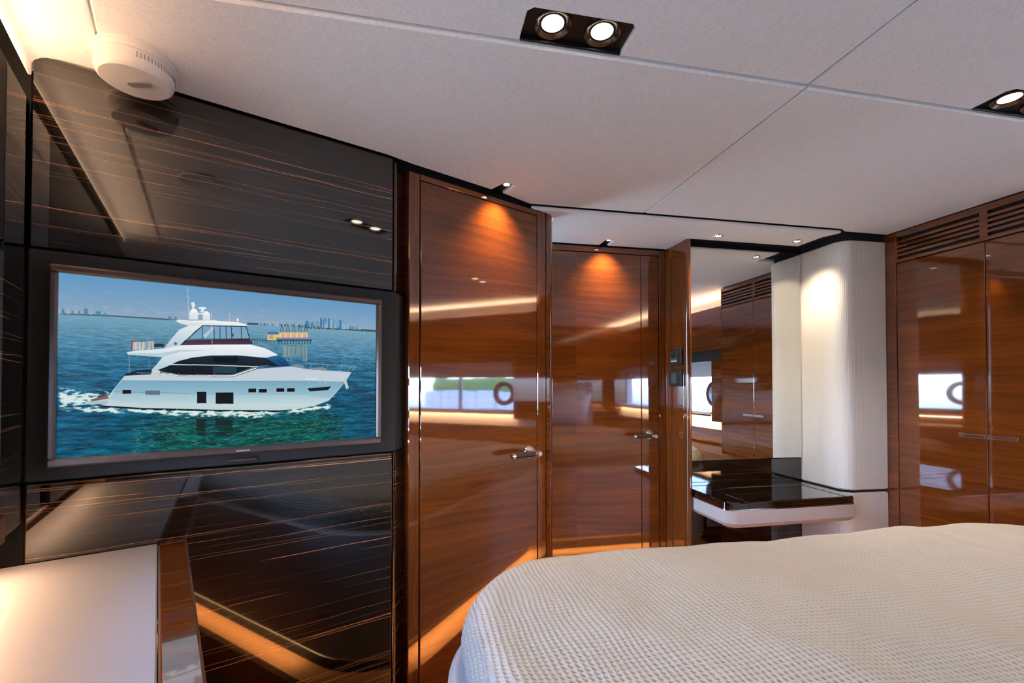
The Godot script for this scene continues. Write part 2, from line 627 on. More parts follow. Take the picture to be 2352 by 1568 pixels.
	s_poly([520, 872, 610, 848, 622, 866, 528, 882], c8(128, 88, 84))
	s_poly([622, 850, 652, 808, 690, 762, 706, 742, 760, 728, 900, 726, 960, 735, 1000, 748, 1300, 750, 1440, 704, 1620, 690, 1720, 706, 1962, 722, 1930, 772, 1890, 822, 1835, 880, 1760, 908, 1650, 930, 1560, 938, 1200, 934, 800, 922, 600, 908, 620, 880], c8(196, 206, 218), c8(190, 212, 216))
	s_poly([660, 800, 690, 770, 1300, 773, 1700, 772, 1925, 778, 1890, 822, 1835, 870, 1700, 850, 1200, 850, 640, 838], c8(120, 168, 192), c8(160, 194, 206))
	s_poly([640, 836, 1200, 848, 1700, 848, 1836, 868, 1780, 898, 1650, 912, 1200, 912, 720, 892, 622, 872], c8(158, 192, 204), c8(200, 220, 220))
	for k in 46:
		var x := r.randf_range(1700, 1920)
		var y := r.randf_range(745, 880)
		if x < 1965 - (y - 722) * 0.72:
			s_line(x, y, x + r.randf_range(-12, 14), y + r.randf_range(-9, 9), 1.3, c8(212, 232, 226))
	s_path([690, 769, 1300, 772, 1700, 771, 1925, 776], 2.0, c8(96, 136, 160))
	s_path([645, 829, 900, 834, 1060, 840], 1.4, c8(90, 120, 140))
	s_poly([596, 905, 800, 918, 1200, 929, 1560, 934, 1650, 926, 1560, 942, 1200, 939, 800, 928, 596, 913], c8(16, 22, 28))
	for b: Array in [[695, 742, 820, 841], [1104, 1155, 830, 893], [1207, 1305, 834, 896], [1387, 1431, 813, 834], [1446, 1490, 814, 835], [1543, 1587, 811, 831], [1602, 1645, 811, 831]]:
		s_rect(b[0] - 2, b[2] - 2, b[1] + 2, b[3] + 2, c8(176, 190, 192))
		s_rect(b[0], b[2], b[1], b[3], c8(14, 18, 22))
	s_rect(820, 823, 901, 846, c8(96, 112, 140))
	for k in 16:
		var x := r.randf_range(1210, 1290)
		s_line(x, r.randf_range(846, 884), x + 12, r.randf_range(850, 888), 1.0, c8(44, 54, 58))
	s_poly([1714, 812, 1848, 801, 1830, 822, 1728, 828], c8(18, 26, 30))
	s_poly([700, 742, 712, 730, 770, 712, 850, 706, 850, 734], c8(26, 38, 54))
	s_rect(856, 704, 900, 728, c8(206, 212, 218))
	s_poly([714, 614, 760, 604, 920, 592, 1010, 574, 1180, 570, 1400, 570, 1480, 590, 1545, 622, 1552, 632, 1490, 642, 1430, 640, 1320, 630, 1180, 630, 1090, 640, 1010, 664, 940, 696, 900, 714, 856, 706, 884, 676, 912, 640, 830, 632, 730, 626], c8(246, 246, 246), c8(176, 204, 218))
	s_poly([720, 626, 912, 640, 1010, 610, 1180, 600, 1010, 600, 900, 618, 760, 616], c8(186, 204, 216))
	s_poly([888, 710, 940, 690, 1000, 661, 1080, 641, 1180, 631, 1320, 629, 1430, 638, 1492, 646, 1558, 690, 1440, 692, 1300, 738, 1000, 740, 940, 726], c8(30, 42, 58), c8(14, 22, 32))
	s_rect(1190, 640, 1330, 668, c8(14, 20, 30))
	s_rect(1190, 690, 1320, 728, c8(36, 62, 78))
	s_path([950, 680, 1180, 683, 1440, 692], 4.0, c8(236, 240, 244))
	s_poly([1490, 640, 1552, 629, 1600, 660, 1616, 688, 1558, 690], c8(38, 104, 164), c8(20, 62, 110))
	s_path([1540, 650, 1600, 686], 2.5, c8(14, 24, 38))
	s_path([1556, 640, 1612, 676], 2.0, c8(14, 24, 38))
	s_poly([900, 716, 960, 735, 1000, 746, 1300, 747, 1430, 702, 1430, 696, 1300, 740, 1000, 740, 940, 726], c8(238, 236, 226))
	s_poly([1618, 690, 1650, 676, 1690, 682, 1700, 700], c8(128, 134, 150))
	s_poly([1726, 700, 1800, 694, 1830, 708, 1740, 710], c8(132, 140, 154))
	# flybridge
	s_poly([920, 592, 960, 540, 1004, 488, 1056, 466, 1134, 464, 1092, 494, 1050, 540, 1022, 574], c8(232, 236, 240), c8(176, 200, 216))
	s_poly([1060, 540, 1132, 466, 1372, 470, 1392, 538], c8(126, 162, 194), c8(120, 168, 196))
	s_poly([1136, 520, 1190, 470, 1204, 472, 1150, 534], c8(184, 198, 208))
	s_poly([1036, 546, 1200, 542, 1392, 538, 1414, 566, 1010, 574], c8(58, 40, 52), c8(86, 62, 84))
	s_path([1060, 541, 1392, 537], 3.0, c8(38, 44, 54))
	s_path([1014, 572, 1132, 466, 1374, 470, 1394, 540], 3.5, c8(30, 36, 46))
	for x: float in [1130.0, 1196.0, 1228.0, 1262.0, 1292.0, 1346.0]:
		s_line(x, 468, x + 2, 540, 3.0, c8(38, 48, 60))
	s_oval(1298, 517, 7, 10, c8(96, 78, 76), c8(70, 70, 80))
	s_poly([984, 441, 1000, 433, 1060, 438, 1180, 436, 1330, 447, 1380, 460, 1372, 467, 1140, 462, 1090, 467, 1050, 465, 1010, 454], c8(250, 250, 250), c8(206, 214, 222))
	s_oval(984, 565, 9, 9, c8(92, 118, 138), c8(92, 118, 138))
	s_rect(744, 556, 820, 600, c8(196, 198, 196))
	s_rect(826, 552, 866, 598, c8(178, 184, 186))
	s_rect(868, 566, 922, 584, c8(44, 50, 58))
	s_path([740, 546, 945, 543], 2.5, c8(92, 110, 122))
	for k in 7:
		s_line(742 + k * 18, 546, 742 + k * 18, 602, 1.5, c8(80, 96, 108))
	s_line(731, 628, 731, 728, 4.0, c8(110, 134, 148))
	s_line(839, 634, 839, 708, 4.0, c8(96, 118, 132))
	s_line(757, 512, 766, 545, 3.0, c8(180, 110, 60))
	s_poly([752, 548, 748, 600, 742, 602, 745, 560], c8(176, 40, 52))
	# aerials and domes
	s_line(1050, 250, 1056, 446, 1.5, c8(214, 222, 228))
	s_line(1180, 380, 1186, 590, 1.5, c8(214, 222, 228))
	s_line(1280, 392, 1282, 446, 1.5, c8(206, 214, 222))
	s_rect(1100, 396, 1150, 404, c8(226, 230, 234))
	s_poly([1068, 340, 1084, 334, 1092, 352, 1080, 384], c8(226, 230, 234))
	s_rect(1112, 364, 1152, 374, c8(240, 242, 244))
	s_rect(1122, 374, 1142, 392, c8(226, 230, 234))
	s_oval(1084, 402, 24, 30, c8(252, 252, 252), c8(206, 214, 222))
	s_rect(1060, 410, 1108, 432, c8(222, 228, 232))
	s_oval(1153, 408, 20, 22, c8(252, 252, 252), c8(206, 214, 222))
	s_rect(1133, 412, 1173, 434, c8(222, 228, 232))
	s_oval(1327, 434, 6, 10, c8(250, 250, 250), c8(214, 220, 226))
	# rails, anchor
	s_path([770, 726, 960, 728, 1010, 737, 1300, 737, 1430, 690, 1500, 686], 1.8, c8(190, 186, 172))
	for x: float in [800.0, 900.0, 1002.0, 1102.0, 1202.0, 1300.0]:
		s_line(x, 728, x, 748, 1.5, c8(160, 164, 164))
	s_path([1700, 672, 1830, 680, 1988, 692, 1962, 716], 1.8, c8(196, 200, 200))
	for x: float in [1740.0, 1830.0, 1910.0, 1960.0]:
		s_line(x, 674 + (x - 1700) * 0.06, x - 18, 718, 1.6, c8(190, 196, 196))
	s_poly([1916, 770, 1932, 764, 1946, 808, 1934, 818], c8(196, 200, 202))
	for k in 3:
		s_line(1704 + k * 25, 760, 1722 + k * 25, 759, 3.5, c8(244, 246, 246))
	s_foam(1600, 1850, 945, 908, 22, 0.62, 93)
	s_foam(600, 1620, 930, 948, 11, 0.50, 94)
	# the hull's windows mirrored in the water
	for b: Array in [[1100, 1155, 978, 1072], [1206, 1304, 972, 1074]]:
		for k in 34:
			var y := lerpf(b[2], b[3], k / 34.0)
			var o := r.randf_range(-7, 7)
			if r.randf() < 0.8:
				s_rect(b[0] + o, y, b[1] + o + r.randf_range(-6, 6), y + 3.0, c8(14, 40, 38))
	for k in 150:
		var x := r.randf_range(700, 1900)
		var y := r.randf_range(985, 1180)
		s_line(x, y, x + r.randf_range(8, 26), y + r.randf_range(-3, 3), 1.4, c8(150, 140, 84) if r.randf() < 0.35 else c8(16, 62, 56))
	return scr

# ------------------------------------------------------------------ the scene
func _ready() -> void:
	# camera: 16 mm on full frame, raised lens (rise), turned 11.4 degrees to the right of the cabin's axis
	var cam := Camera3D.new()
	cam.name = "camera"
	add_child(cam)
	var f := 1045.0
	var pitch := deg_to_rad(0.9)
	cam.projection = Camera3D.PROJECTION_FRUSTUM
	cam.near = 0.05
	cam.far = 200.0
	cam.size = 1568.0 / f * cam.near
	cam.frustum_offset = Vector2(0, (885.0 - f * tan(pitch) - 784.0) / f * cam.near)
	cam.position = Vector3(0, EYE, 0)
	cam.rotation = Vector3(pitch, deg_to_rad(-11.4), 0)
	cam.current = true
	# daylight outside
	var we := WorldEnvironment.new()
	we.name = "environment"
	var env := Environment.new()
	env.background_mode = Environment.BG_SKY
	var sky := Sky.new()
	var sm := ProceduralSkyMaterial.new()
	sm.sky_top_color = Color(0.42, 0.60, 0.90)
	sm.sky_horizon_color = Color(0.80, 0.88, 0.98)
	sm.ground_bottom_color = Color(0.35, 0.42, 0.48)
	sm.ground_horizon_color = Color(0.70, 0.78, 0.86)
	sky.sky_material = sm
	env.sky = sky
	env.background_energy_multiplier = 38.0
	env.tonemap_mode = Environment.TONE_MAPPER_LINEAR
	env.tonemap_exposure = 1.12
	env.sdfgi_enabled = true
	env.ssao_enabled = true
	env.ssil_enabled = true
	we.environment = env
	add_child(we)
	materials()
	build_shell()
	build_ceiling()
	build_tv_wall()
	build_doors()
	build_vanity()
	build_wardrobe()
	build_hull_right()
	build_hull_left()
	build_bed()
	build_lamps()
	build_small()
	build_outside()

const TVF := [-0.828, 1.738, 23.46]
const KINK := 2.0
const D1F := [-0.052, 2.106, 26.48]

func tvp(s: float, m: float) -> Vector2:   # TV-wall measure (along, out) to plan (x, Z)
	return Vector2(TVF[0] + s * 0.917 + m * 0.398, TVF[1] + s * 0.398 - m * 0.917)

func d1p(s: float, m: float) -> Vector2:
	return Vector2(D1F[0] + s * 0.895 + m * 0.446, D1F[1] + s * 0.446 - m * 0.895)

func hlp(m: float, o: float) -> Vector2:   # left hull: m along towards the stern, o out into the cabin
	var d0 := Vector2(0.415, -0.910)
	var d1 := Vector2(0.05, -0.999)
	var p := Vector2(-1.144, 1.601) + d0 * minf(m, KINK) + d1 * maxf(0.0, m - KINK)
	var d := d0 if m < KINK - 0.001 else d1
	if absf(m - KINK) <= 0.001:
		d = (d0 + d1).normalized()
	return p + Vector2(-d.y, d.x) * o

func build_shell() -> void:
	var o := setting("floor")
	var b := B.new()
	b.plan([Vector2(-2.2, -1.7), Vector2(3.7, -1.7), Vector2(3.7, 3.4), Vector2(-2.2, 3.4)], FLOOR - 0.12, FLOOR)
	part(o, "carpet", b, M.carpet)
	o = setting("wall_back")
	b = B.new()
	b.box(-0.5, 3.6, FLOOR, 1.1, 1.42, 1.60, 0.0)
	b.swap = false
	part(o, "bulkhead", b, M.walnut)
	o = setting("wall_front")
	b = B.new()
	b.box(0.4, 3.6, FLOOR, 1.1, -3.26, -3.06, 0.0)
	part(o, "bulkhead", b, M.gap)

func build_ceiling() -> void:
	var o := setting("ceiling")
	var b := B.new()
	b.plan([Vector2(-2.2, -1.7), Vector2(3.7, -1.7), Vector2(3.7, 3.4), Vector2(-2.2, 3.4)], 1.075, 1.16)
	part(o, "deckhead", b, M.gap)
	var g := 0.0035
	var bv := 0.006
	var zA := 1.288
	var xB := 1.275
	# seam along the left cove, beside the hull
	var SO := 0.165
	var sa := hlp(0.43, SO + 0.001)
	var meet := hlp(0.02, SO + 0.001)
	# panel beside the television and the first door
	b = B.new()
	var e0 := d1p(0.345, 0.02)
	b.plan([Vector2(sa.x, zA + g), Vector2(xB - g, zA + g), Vector2(xB - g, 2.425), Vector2(0.585, 2.425),
		d1p(0.515, 0.018), d1p(0.505, 0.125), d1p(0.455, 0.125), d1p(0.445, 0.018),
		d1p(0.0, 0.018), tvp(0.74, 0.006), tvp(-0.165, 0.006), meet], 1.0, 1.04, bv, 0)
	part(o, "panel", b, M.linen)
	b = B.new()
	b.plan([Vector2(xB + g, zA + g), Vector2(3.04, zA + g), Vector2(3.04, 2.46), Vector2(2.70, 2.46), Vector2(2.64, 2.425), Vector2(xB + g, 2.425)], 1.0, 1.04, bv, 0)
	part(o, "panel", b, M.linen)
	# panels on this side of the long seam, cut out for the twin lamps
	b = B.new()
	b.plan([hlp(3.1, SO + g), Vector2(xB - g, -1.4), Vector2(xB - g, zA - g), Vector2(0.596, zA - g), Vector2(0.596, 1.18), Vector2(0.58, 1.165), Vector2(0.296, 1.165), Vector2(0.28, 1.18), Vector2(0.28, zA - g), Vector2(sa.x + 0.003, zA - g), hlp(KINK, SO + g)], 1.008, 1.045, 0.003, 0)
	part(o, "panel", b, M.linen)
	b = B.new()
	b.plan([Vector2(xB + g, -1.4), Vector2(3.60, -1.4), Vector2(3.60, 1.45), Vector2(3.04, 1.45), Vector2(3.04, zA - g), Vector2(2.286, zA - g), Vector2(2.286, 1.18), Vector2(2.27, 1.165), Vector2(1.986, 1.165), Vector2(1.97, 1.18), Vector2(1.97, zA - g), Vector2(xB + g, zA - g)], 1.008, 1.045, 0.003, 0)
	part(o, "panel", b, M.linen)
	# coved strip over the left window: dips a little, then runs on over the light trough
	b = B.new()
	var prof := [[-0.012, 1.006], [-0.002, 1.004], [0.0, 0.9995], [0.02, 1.002], [0.06, 1.003], [0.095, 1.0], [0.115, 0.9965], [0.13, 0.992], [0.143, 0.986], [0.154, 0.977], [0.163, 0.966], [0.173, 0.951], [0.179, 0.951], [0.185, 1.03]]
	var ms := [-0.05, 0.6, 1.3, KINK, 3.2]
	for i in prof.size() - 1:
		for k in ms.size() - 1:
			var pts := []
			var nn := []
			for q: Array in [[i, k], [i + 1, k], [i + 1, k + 1], [i, k + 1]]:
				var p := hlp(ms[q[1]], SO - 0.001 - prof[q[0]][0])
				var left := (hlp(ms[q[1]], -1.0) - hlp(ms[q[1]], 0.0))
				pts.append(Vector3(p.x, prof[q[0]][1], -p.y))
				var i0 := maxi(0, q[0] - 1)
				var i1 := mini(prof.size() - 1, q[0] + 1)
				var sl: float = (prof[i1][1] - prof[i0][1]) / (prof[i1][0] - prof[i0][0])
				nn.append((Vector3(left.x, 0, -left.y) * sl + Vector3.DOWN).normalized())
			b.quad(pts[0], pts[1], pts[2], pts[3], nn[0], nn[1], nn[2], nn[3], Vector2(pts[0].x, pts[0].z), Vector2(pts[1].x, pts[1].z), Vector2(pts[2].x, pts[2].z), Vector2(pts[3].x, pts[3].z))
	part(o, "cove", b, M.linen)
	# the lower ceiling over the second door and the vanity
	b = B.new()
	b.plan([Vector2(0.60, 2.44), Vector2(2.655, 2.44), Vector2(2.61, 2.53), Vector2(2.61, 2.735), Vector2(1.765, 2.735), Vector2(1.74, 2.985),
		Vector2(1.285, 2.985), Vector2(1.28, 2.875), Vector2(1.23, 2.865), Vector2(1.225, 2.985), Vector2(0.80, 2.985), Vector2(0.76, 2.56), Vector2(0.70, 2.49)], 0.98, 1.0, 0.006, 0.004)
	part(o, "lower_panel", b, M.linen)
	b = B.new()
	b.plan([Vector2(0.62, 2.50), Vector2(3.04, 2.50), Vector2(3.04, 3.05), Vector2(0.62, 3.05)], 1.01, 1.07)
	part(o, "lower_backing", b, M.gap)

func build_tv_wall() -> void:
	var fr := frame(TVF[0], TVF[1], TVF[2])
	var o := setting("wall_left", "", fr)
	var sl := -0.343
	var b := B.new()
	b.uvo = Vector2(0.13, 0.31)
	b.box(sl, 0.776, 0.411, 0.998, -0.06, 0.0, 0.006)
	part(o, "upper_panel", b, M.ebony)
	b = B.new()
	b.uvo = Vector2(0.51, 0.02)
	b.box(sl, 0.776, FLOOR, -0.289, -0.06, 0.0, 0.006)
	part(o, "lower_panel", b, M.ebony)
	b = B.new()
	b.box(sl, 0.79, -0.286, 0.408, -0.06, 0.004, 0.004)
	part(o, "television_backing", b, M.black_felt)
	# rounded end that turns away towards the first door
	for q: Array in [["end_post", 0.411, 0.985, M.ebony], ["end_post", FLOOR, -0.289, M.ebony], ["end_post_backing", -0.286, 0.408, M.black_felt]]:
		b = B.new()
		b.uvo = Vector2(0.3, 0.1)
		b.plan([Vector2(0.779, 0.004), Vector2(0.789, 0.006), Vector2(0.797, 0.014), Vector2(0.862, 0.082), Vector2(0.866, 0.12), Vector2(0.78, 0.12)], q[1], q[2], 0.003, 0.003)
		part(o, q[0], b, q[3])
	b = B.new()
	b.box(sl - 0.3, 0.84, FLOOR, 1.08, -0.20, -0.085, 0.0)
	part(o, "bulkhead", b, M.gap)
	# the television
	var t := thing("television", "flat television with brushed dark bezel showing a white yacht at sea", "television", Vector3(0.21, -0.24, 0.005), fr)
	b = B.new()
	var x0 := -0.291; var x1 := 0.711; var y0 := -0.243; var y1 := 0.361
	var s0 := -0.270; var s1 := 0.688; var v0 := -0.217; var v1 := 0.338
	b.box(x0, x1, v1, y1, 0.006, 0.05, 0.006)
	b.box(x0, x1, y0, v0, 0.006, 0.05, 0.006)
	b.box(x0, s0, v0 - 0.004, v1 + 0.004, 0.006, 0.05, 0.006)
	b.box(s1, x1, v0 - 0.004, v1 + 0.004, 0.006, 0.05, 0.006)
	part(t, "bezel", b, M.gunmetal)
	b = B.new()
	b.box(x0 + 0.01, x1 - 0.01, y0 + 0.01, y1 - 0.01, 0.004, 0.03, 0.0)
	part(t, "casing", b, M.black)
	b = B.new()
	var N := Vector3(0, 0, 1)
	var zs := 0.034
	b.quad(Vector3(s0, v0, zs), Vector3(s1, v0, zs), Vector3(s1, v1, zs), Vector3(s0, v1, zs), N, N, N, N, Vector2(0, 1) / H, Vector2(1, 1) / H, Vector2(1, 0) / H, Vector2(0, 0) / H)
	var sc := mat(Color(0.01, 0.01, 0.01), 0.25, 0.0, 0.3)
	sc.emission_enabled = true
	sc.emission = Color.BLACK
	sc.emission_texture = tex(screen_picture())
	sc.emission_energy_multiplier = 0.88
	part(t, "screen", b, sc, "lit screen with a picture of a white yacht on blue water")
	area(t, Vector3(0, EYE, 0) + (fr * Vector3(0.21, 0.06, 0.06)) * H, fr.basis * N, Vector3.UP, 0.66, 0.38, 0.05, Color(0.75, 0.88, 1.0))
	var tm := TextMesh.new()
	tm.text = "SAMSUNG"
	var fo := SystemFont.new()
	fo.font_names = PackedStringArray(["Droid Sans"])
	fo.font_weight = 700
	tm.font = fo
	tm.font_size = 48
	tm.pixel_size = 0.0165 * H / 48.0 * 0.46
	tm.depth = 0.0006
	var lo := MeshInstance3D.new()
	lo.name = "logo"
	lo.mesh = tm
	lo.material_override = mat(Color(0.85, 0.85, 0.86), 0.3, 0.3)
	lo.position = (Vector3(0.209, -0.2305, 0.0505) - offs[t]) * H
	lo.scale = Vector3(1.15, 0.95, 1)
	t.add_child(lo)
	var rs := thing("receiver_strip", "small dark brown bar below the television on black backing", "sensor", Vector3(0.21, -0.285, 0.004), fr)
	b = B.new()
	b.box(0.165, 0.258, -0.275, -0.261, 0.004, 0.02, 0.004)
	part(rs, "bar", b, M.gunmetal)

func door_handle(parent: Node3D, c: Vector3, lever: float) -> void:
	var h := Node3D.new()
	h.name = "handle"
	parent.add_child(h, true)
	offs[h] = offs[parent]
	var b := B.new()
	b.lathe(Transform3D(Basis(Vector3.RIGHT, PI / 2), c), [Vector2(0, 0), Vector2(0.034, 0), Vector2(0.034, 0.006), Vector2(0.030, 0.010), Vector2(0.024, 0.010), Vector2(0.022, 0.007), Vector2(0.015, 0.007), Vector2(0.013, 0.014), Vector2(0, 0.014)], 32)
	part(h, "rosette", b, M.chrome)
	b = B.new()
	b.rod(c + Vector3(0, 0, 0.01), c + Vector3(0, 0, 0.094), 0.0115, 20)
	b.rod(c + Vector3(0, 0, 0.088), c + Vector3(0, 0, 0.1), 0.0145, 20)
	part(h, "spindle", b, M.chrome)
	b = B.new()
	b.rod(c + Vector3(-0.03, 0, 0.08), c + Vector3(0.0, 0, 0.08), 0.009, 18)
	b.rod(c + Vector3(-lever, 0, 0.08), c + Vector3(-lever + 0.022, 0, 0.08), 0.0142, 20)
	part(h, "lever", b, M.chrome)
	b = B.new()
	b.rod(c + Vector3(-lever + 0.021, 0, 0.08), c + Vector3(-0.026, 0, 0.08), 0.0138, 20, 0.001)
	part(h, "grip", b, M.leather_brown, "brown leather grip")

func build_doors() -> void:
	# first door, in the slanting wall
	var fr := frame(D1F[0], D1F[1], D1F[2])
	var o := setting("door_1", "glossy walnut door with leather-wrapped lever beside the television wall", fr)
	var b := B.new()
	b.swap = true
	b.uvo = Vector2(0.2, 0.4)
	b.box(0.0, 0.0555, FLOOR, 0.978, -0.06, 0.0, 0.004)
	part(o, "stile", b, M.walnut_fine)
	b = B.new()
	b.swap = true
	b.uvo = Vector2(0.7, 0.15)
	b.box(0.7725, 0.836, FLOOR, 0.978, -0.06, 0.0, 0.004)
	part(o, "stile", b, M.walnut_fine)
	b = B.new()
	b.box(0.0565, 0.7715, 0.951, 0.978, -0.06, 0.0, 0.003)
	part(o, "head_rail", b, M.walnut_fine)
	b = B.new()
	b.uvo = Vector2(0.13, 0.55)
	b.box(0.0595, 0.7685, FLOOR + 0.02, 0.947, -0.05, 0.0, 0.003)
	part(o, "leaf", b, M.walnut)
	b = B.new()
	b.box(-0.14, 0.86, FLOOR, 1.08, -0.16, -0.062, 0.0)
	part(o, "lining", b, M.gap)
	b = B.new()
	b.box(0.7685, 0.774, -0.405, -0.315, -0.02, 0.004, 0.001)
	part(o, "strike_plate", b, M.chrome)
	door_handle(o, Vector3(0.706, -0.361, 0.0), 0.178)
	# rounded post between the two doors, and the wall behind it
	o = setting("trim_1", "rounded walnut corner post between the two doors", fr)
	b = B.new()
	b.uvo = Vector2(0.4, 0.3)
	var pl := [Vector2(0.839, 0.0)]
	for i in 13:
		var a := deg_to_rad(90.0 - 118.0 * i / 12.0)
		pl.append(Vector2(0.860 + cos(a) * 0.055, 0.055 - sin(a) * 0.055))
	pl.append(Vector2(0.76, 0.42))
	pl.append(Vector2(0.70, 0.40))
	pl.append(Vector2(0.839, 0.10))
	b.plan(pl, FLOOR, 0.978, 0, 0.002)
	part(o, "post", b, M.walnut)
	# second door
	o = setting("door_2", "glossy walnut door with leather-wrapped lever next to the mirror alcove")
	b = B.new()
	b.uvo = Vector2(0.62, 0.12)
	b.box(0.80, 1.5455, FLOOR + 0.02, 0.932, -3.05, -3.0, 0.003)
	part(o, "leaf", b, M.walnut)
	b = B.new()
	b.uvo = Vector2(0.625, 0.12)
	b.box(1.5475, 1.683, FLOOR + 0.02, 0.932, -3.05, -3.0, 0.003)
	part(o, "leaf_edge", b, M.walnut)
	b = B.new()
	b.box(0.80, 1.686, 0.937, 0.976, -3.05, -3.0, 0.003)
	part(o, "head_rail", b, M.walnut_fine)
	b = B.new()
	b.swap = true
	b.uvo = Vector2(0.35, 0.2)
	b.box(1.688, 1.7385, FLOOR, 0.976, -3.05, -3.0, 0.003)
	part(o, "stile", b, M.walnut_fine)
	b = B.new()
	b.box(1.684, 1.690, -0.40, -0.305, -3.02, -2.996, 0.001)
	part(o, "strike_plate", b, M.chrome)
	door_handle(o, Vector3(1.608, -0.352, -3.0), 0.165)
	# the fin beside the mirror
	o = setting("partition", "narrow walnut partition between the second door and the mirror")
	b = B.new()
	b.swap = true
	b.uvo = Vector2(0.1, 0.7)
	var rr := 0.016
	b.plan([Vector2(1.739, 3.06), Vector2(1.739, 2.73 + rr), Vector2(1.741, 2.736), Vector2(1.747, 2.731), Vector2(1.753, 2.729), Vector2(1.762, 2.729), Vector2(1.768, 2.731), Vector2(1.773, 2.737), Vector2(1.775, 2.746), Vector2(1.775, 3.06)], FLOOR, 0.979, 0, 0.001)
	part(o, "board", b, M.walnut)
	b = B.new()
	b.swap = true
	b.side(2.775, 2.985, FLOOR, 0.90, 1.7365, 1.7395, 0.0015)
	part(o, "panel", b, M.walnut)

func build_vanity() -> void:
	# wall of the alcove
	var o := setting("wall_alcove")
	var b := B.new()
	b.uvo = Vector2(0.2, 0.5)
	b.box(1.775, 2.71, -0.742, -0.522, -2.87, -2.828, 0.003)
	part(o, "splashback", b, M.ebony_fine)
	b = B.new()
	b.uvo = Vector2(0.6, 0.9)
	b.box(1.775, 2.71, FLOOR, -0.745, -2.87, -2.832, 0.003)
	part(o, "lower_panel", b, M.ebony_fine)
	b = B.new()
	b.box(1.775, 3.04, FLOOR, 1.03, -2.98, -2.88, 0.0)
	part(o, "bulkhead", b, M.gap)
	var t := thing("wall_mirror", "tall frameless mirror above the black vanity shelf", "mirror", Vector3(2.25, -0.52, -2.85))
	b = B.new()
	b.box(1.778, 2.712, -0.519, 0.962, -2.86, -2.82, 0.003)
	part(t, "glass", b, M.mirror)
	# vanity shelf
	t = thing("vanity_shelf", "floating vanity shelf with black striped top and cream body", "shelf", Vector3(2.24, -0.84, -2.6))
	var out := func(x0: float, x1: float, z0: float, z1: float, r: float) -> Array:
		var p := [Vector2(x1, z1), Vector2(x0, z1)]
		for i in 9:
			var a := deg_to_rad(180.0 + 90.0 * i / 8.0)
			p.append(Vector2(x0 + r + cos(a) * r, z0 + r + sin(a) * r))
		for i in 5:
			var a := deg_to_rad(270.0 + 90.0 * i / 4.0)
			p.append(Vector2(x1 - 0.03 + cos(a) * 0.03, z0 + 0.03 + sin(a) * 0.03))
		return p
	# black surround: a U round the lid
	b = B.new()
	b.uvo = Vector2(0.1, 0.2)
	var u := []
	u.append(Vector2(1.902, 2.372))
	u.append(Vector2(1.902, 2.728))
	u.append(Vector2(2.700, 2.728))
	u.append(Vector2(2.700, 2.826))
	u.append(Vector2(1.778, 2.826))
	for i in 9:
		var a := deg_to_rad(180.0 + 90.0 * i / 8.0)
		u.append(Vector2(1.778 + 0.07 + cos(a) * 0.07, 2.372 + 0.07 + sin(a) * 0.07))
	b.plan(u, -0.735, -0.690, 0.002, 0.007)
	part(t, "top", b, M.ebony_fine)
	b = B.new()
	b.uvo = Vector2(0.45, 0.6)
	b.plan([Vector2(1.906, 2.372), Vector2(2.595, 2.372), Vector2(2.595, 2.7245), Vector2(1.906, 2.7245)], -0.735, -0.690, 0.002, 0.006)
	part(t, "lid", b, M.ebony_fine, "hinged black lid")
	b = B.new()
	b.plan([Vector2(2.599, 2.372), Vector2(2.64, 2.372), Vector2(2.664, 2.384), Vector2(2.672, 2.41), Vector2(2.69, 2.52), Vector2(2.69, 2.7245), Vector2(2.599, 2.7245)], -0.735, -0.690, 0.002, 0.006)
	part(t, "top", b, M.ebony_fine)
	b = B.new()
	b.plan(out.call(1.777, 2.675, 2.370, 2.82, 0.075), -0.742, -0.733, 0, 0)
	part(t, "trim_line", b, M.chrome)
	b = B.new()
	b.plan(out.call(1.777, 2.678, 2.366, 2.82, 0.08), -0.845, -0.741, 0.028, 0.003)
	part(t, "body", b, M.taupe_leather, "pale padded leather body")
	# two dark sockets below it
	for k in 2:
		var s := thing("wall_socket", ["dark wall socket under the vanity, next to the partition", "wide dark wall socket under the middle of the vanity"][k], "socket", Vector3([2.0, 2.18][k], -0.92, -2.83), Transform3D(), "sockets under the vanity")
		b = B.new()
		var x := [1.94, 2.10][k] as float
		var w := [0.12, 0.16][k] as float
		b.box(x, x + w, -0.975, -0.855, -2.832, -2.816, 0.006)
		part(s, "plate", b, M.dark_plastic)
		b = B.new()
		b.box(x + 0.025, x + w - 0.025, -0.95, -0.88, -2.817, -2.813, 0.002)
		part(s, "insert", b, M.black)
	# padded column
	t = thing("padded_column", "cream ribbed fabric padded column beside the mirror", "column", Vector3(2.88, FLOOR, -2.65))
	var col := []
	col.append(Vector2(3.042, 2.835))
	col.append(Vector2(2.716, 2.835))
	for i in 11:
		var a := deg_to_rad(180.0 + 90.0 * i / 10.0)
		col.append(Vector2(2.716 + 0.085 + cos(a) * 0.085, 2.482 + 0.085 + sin(a) * 0.085))
	col.append(Vector2(3.042, 2.475))
	b = B.new()
	b.plan(col, -0.686, 0.958, 0.008, 0.006)
	part(t, "upper_pad", b, M.ribbed)
	b = B.new()
	b.plan(col, FLOOR, -0.704, 0.0, 0.008)
	part(t, "lower_pad", b, M.ribbed)
	var core := []
	for q: Vector2 in col:
		core.append(Vector2(lerpf(q.x, 3.05, 0.04), lerpf(q.y, 2.85, 0.04)))
	b = B.new()
	b.plan(core, FLOOR, 1.05)
	part(t, "core", b, M.gap)

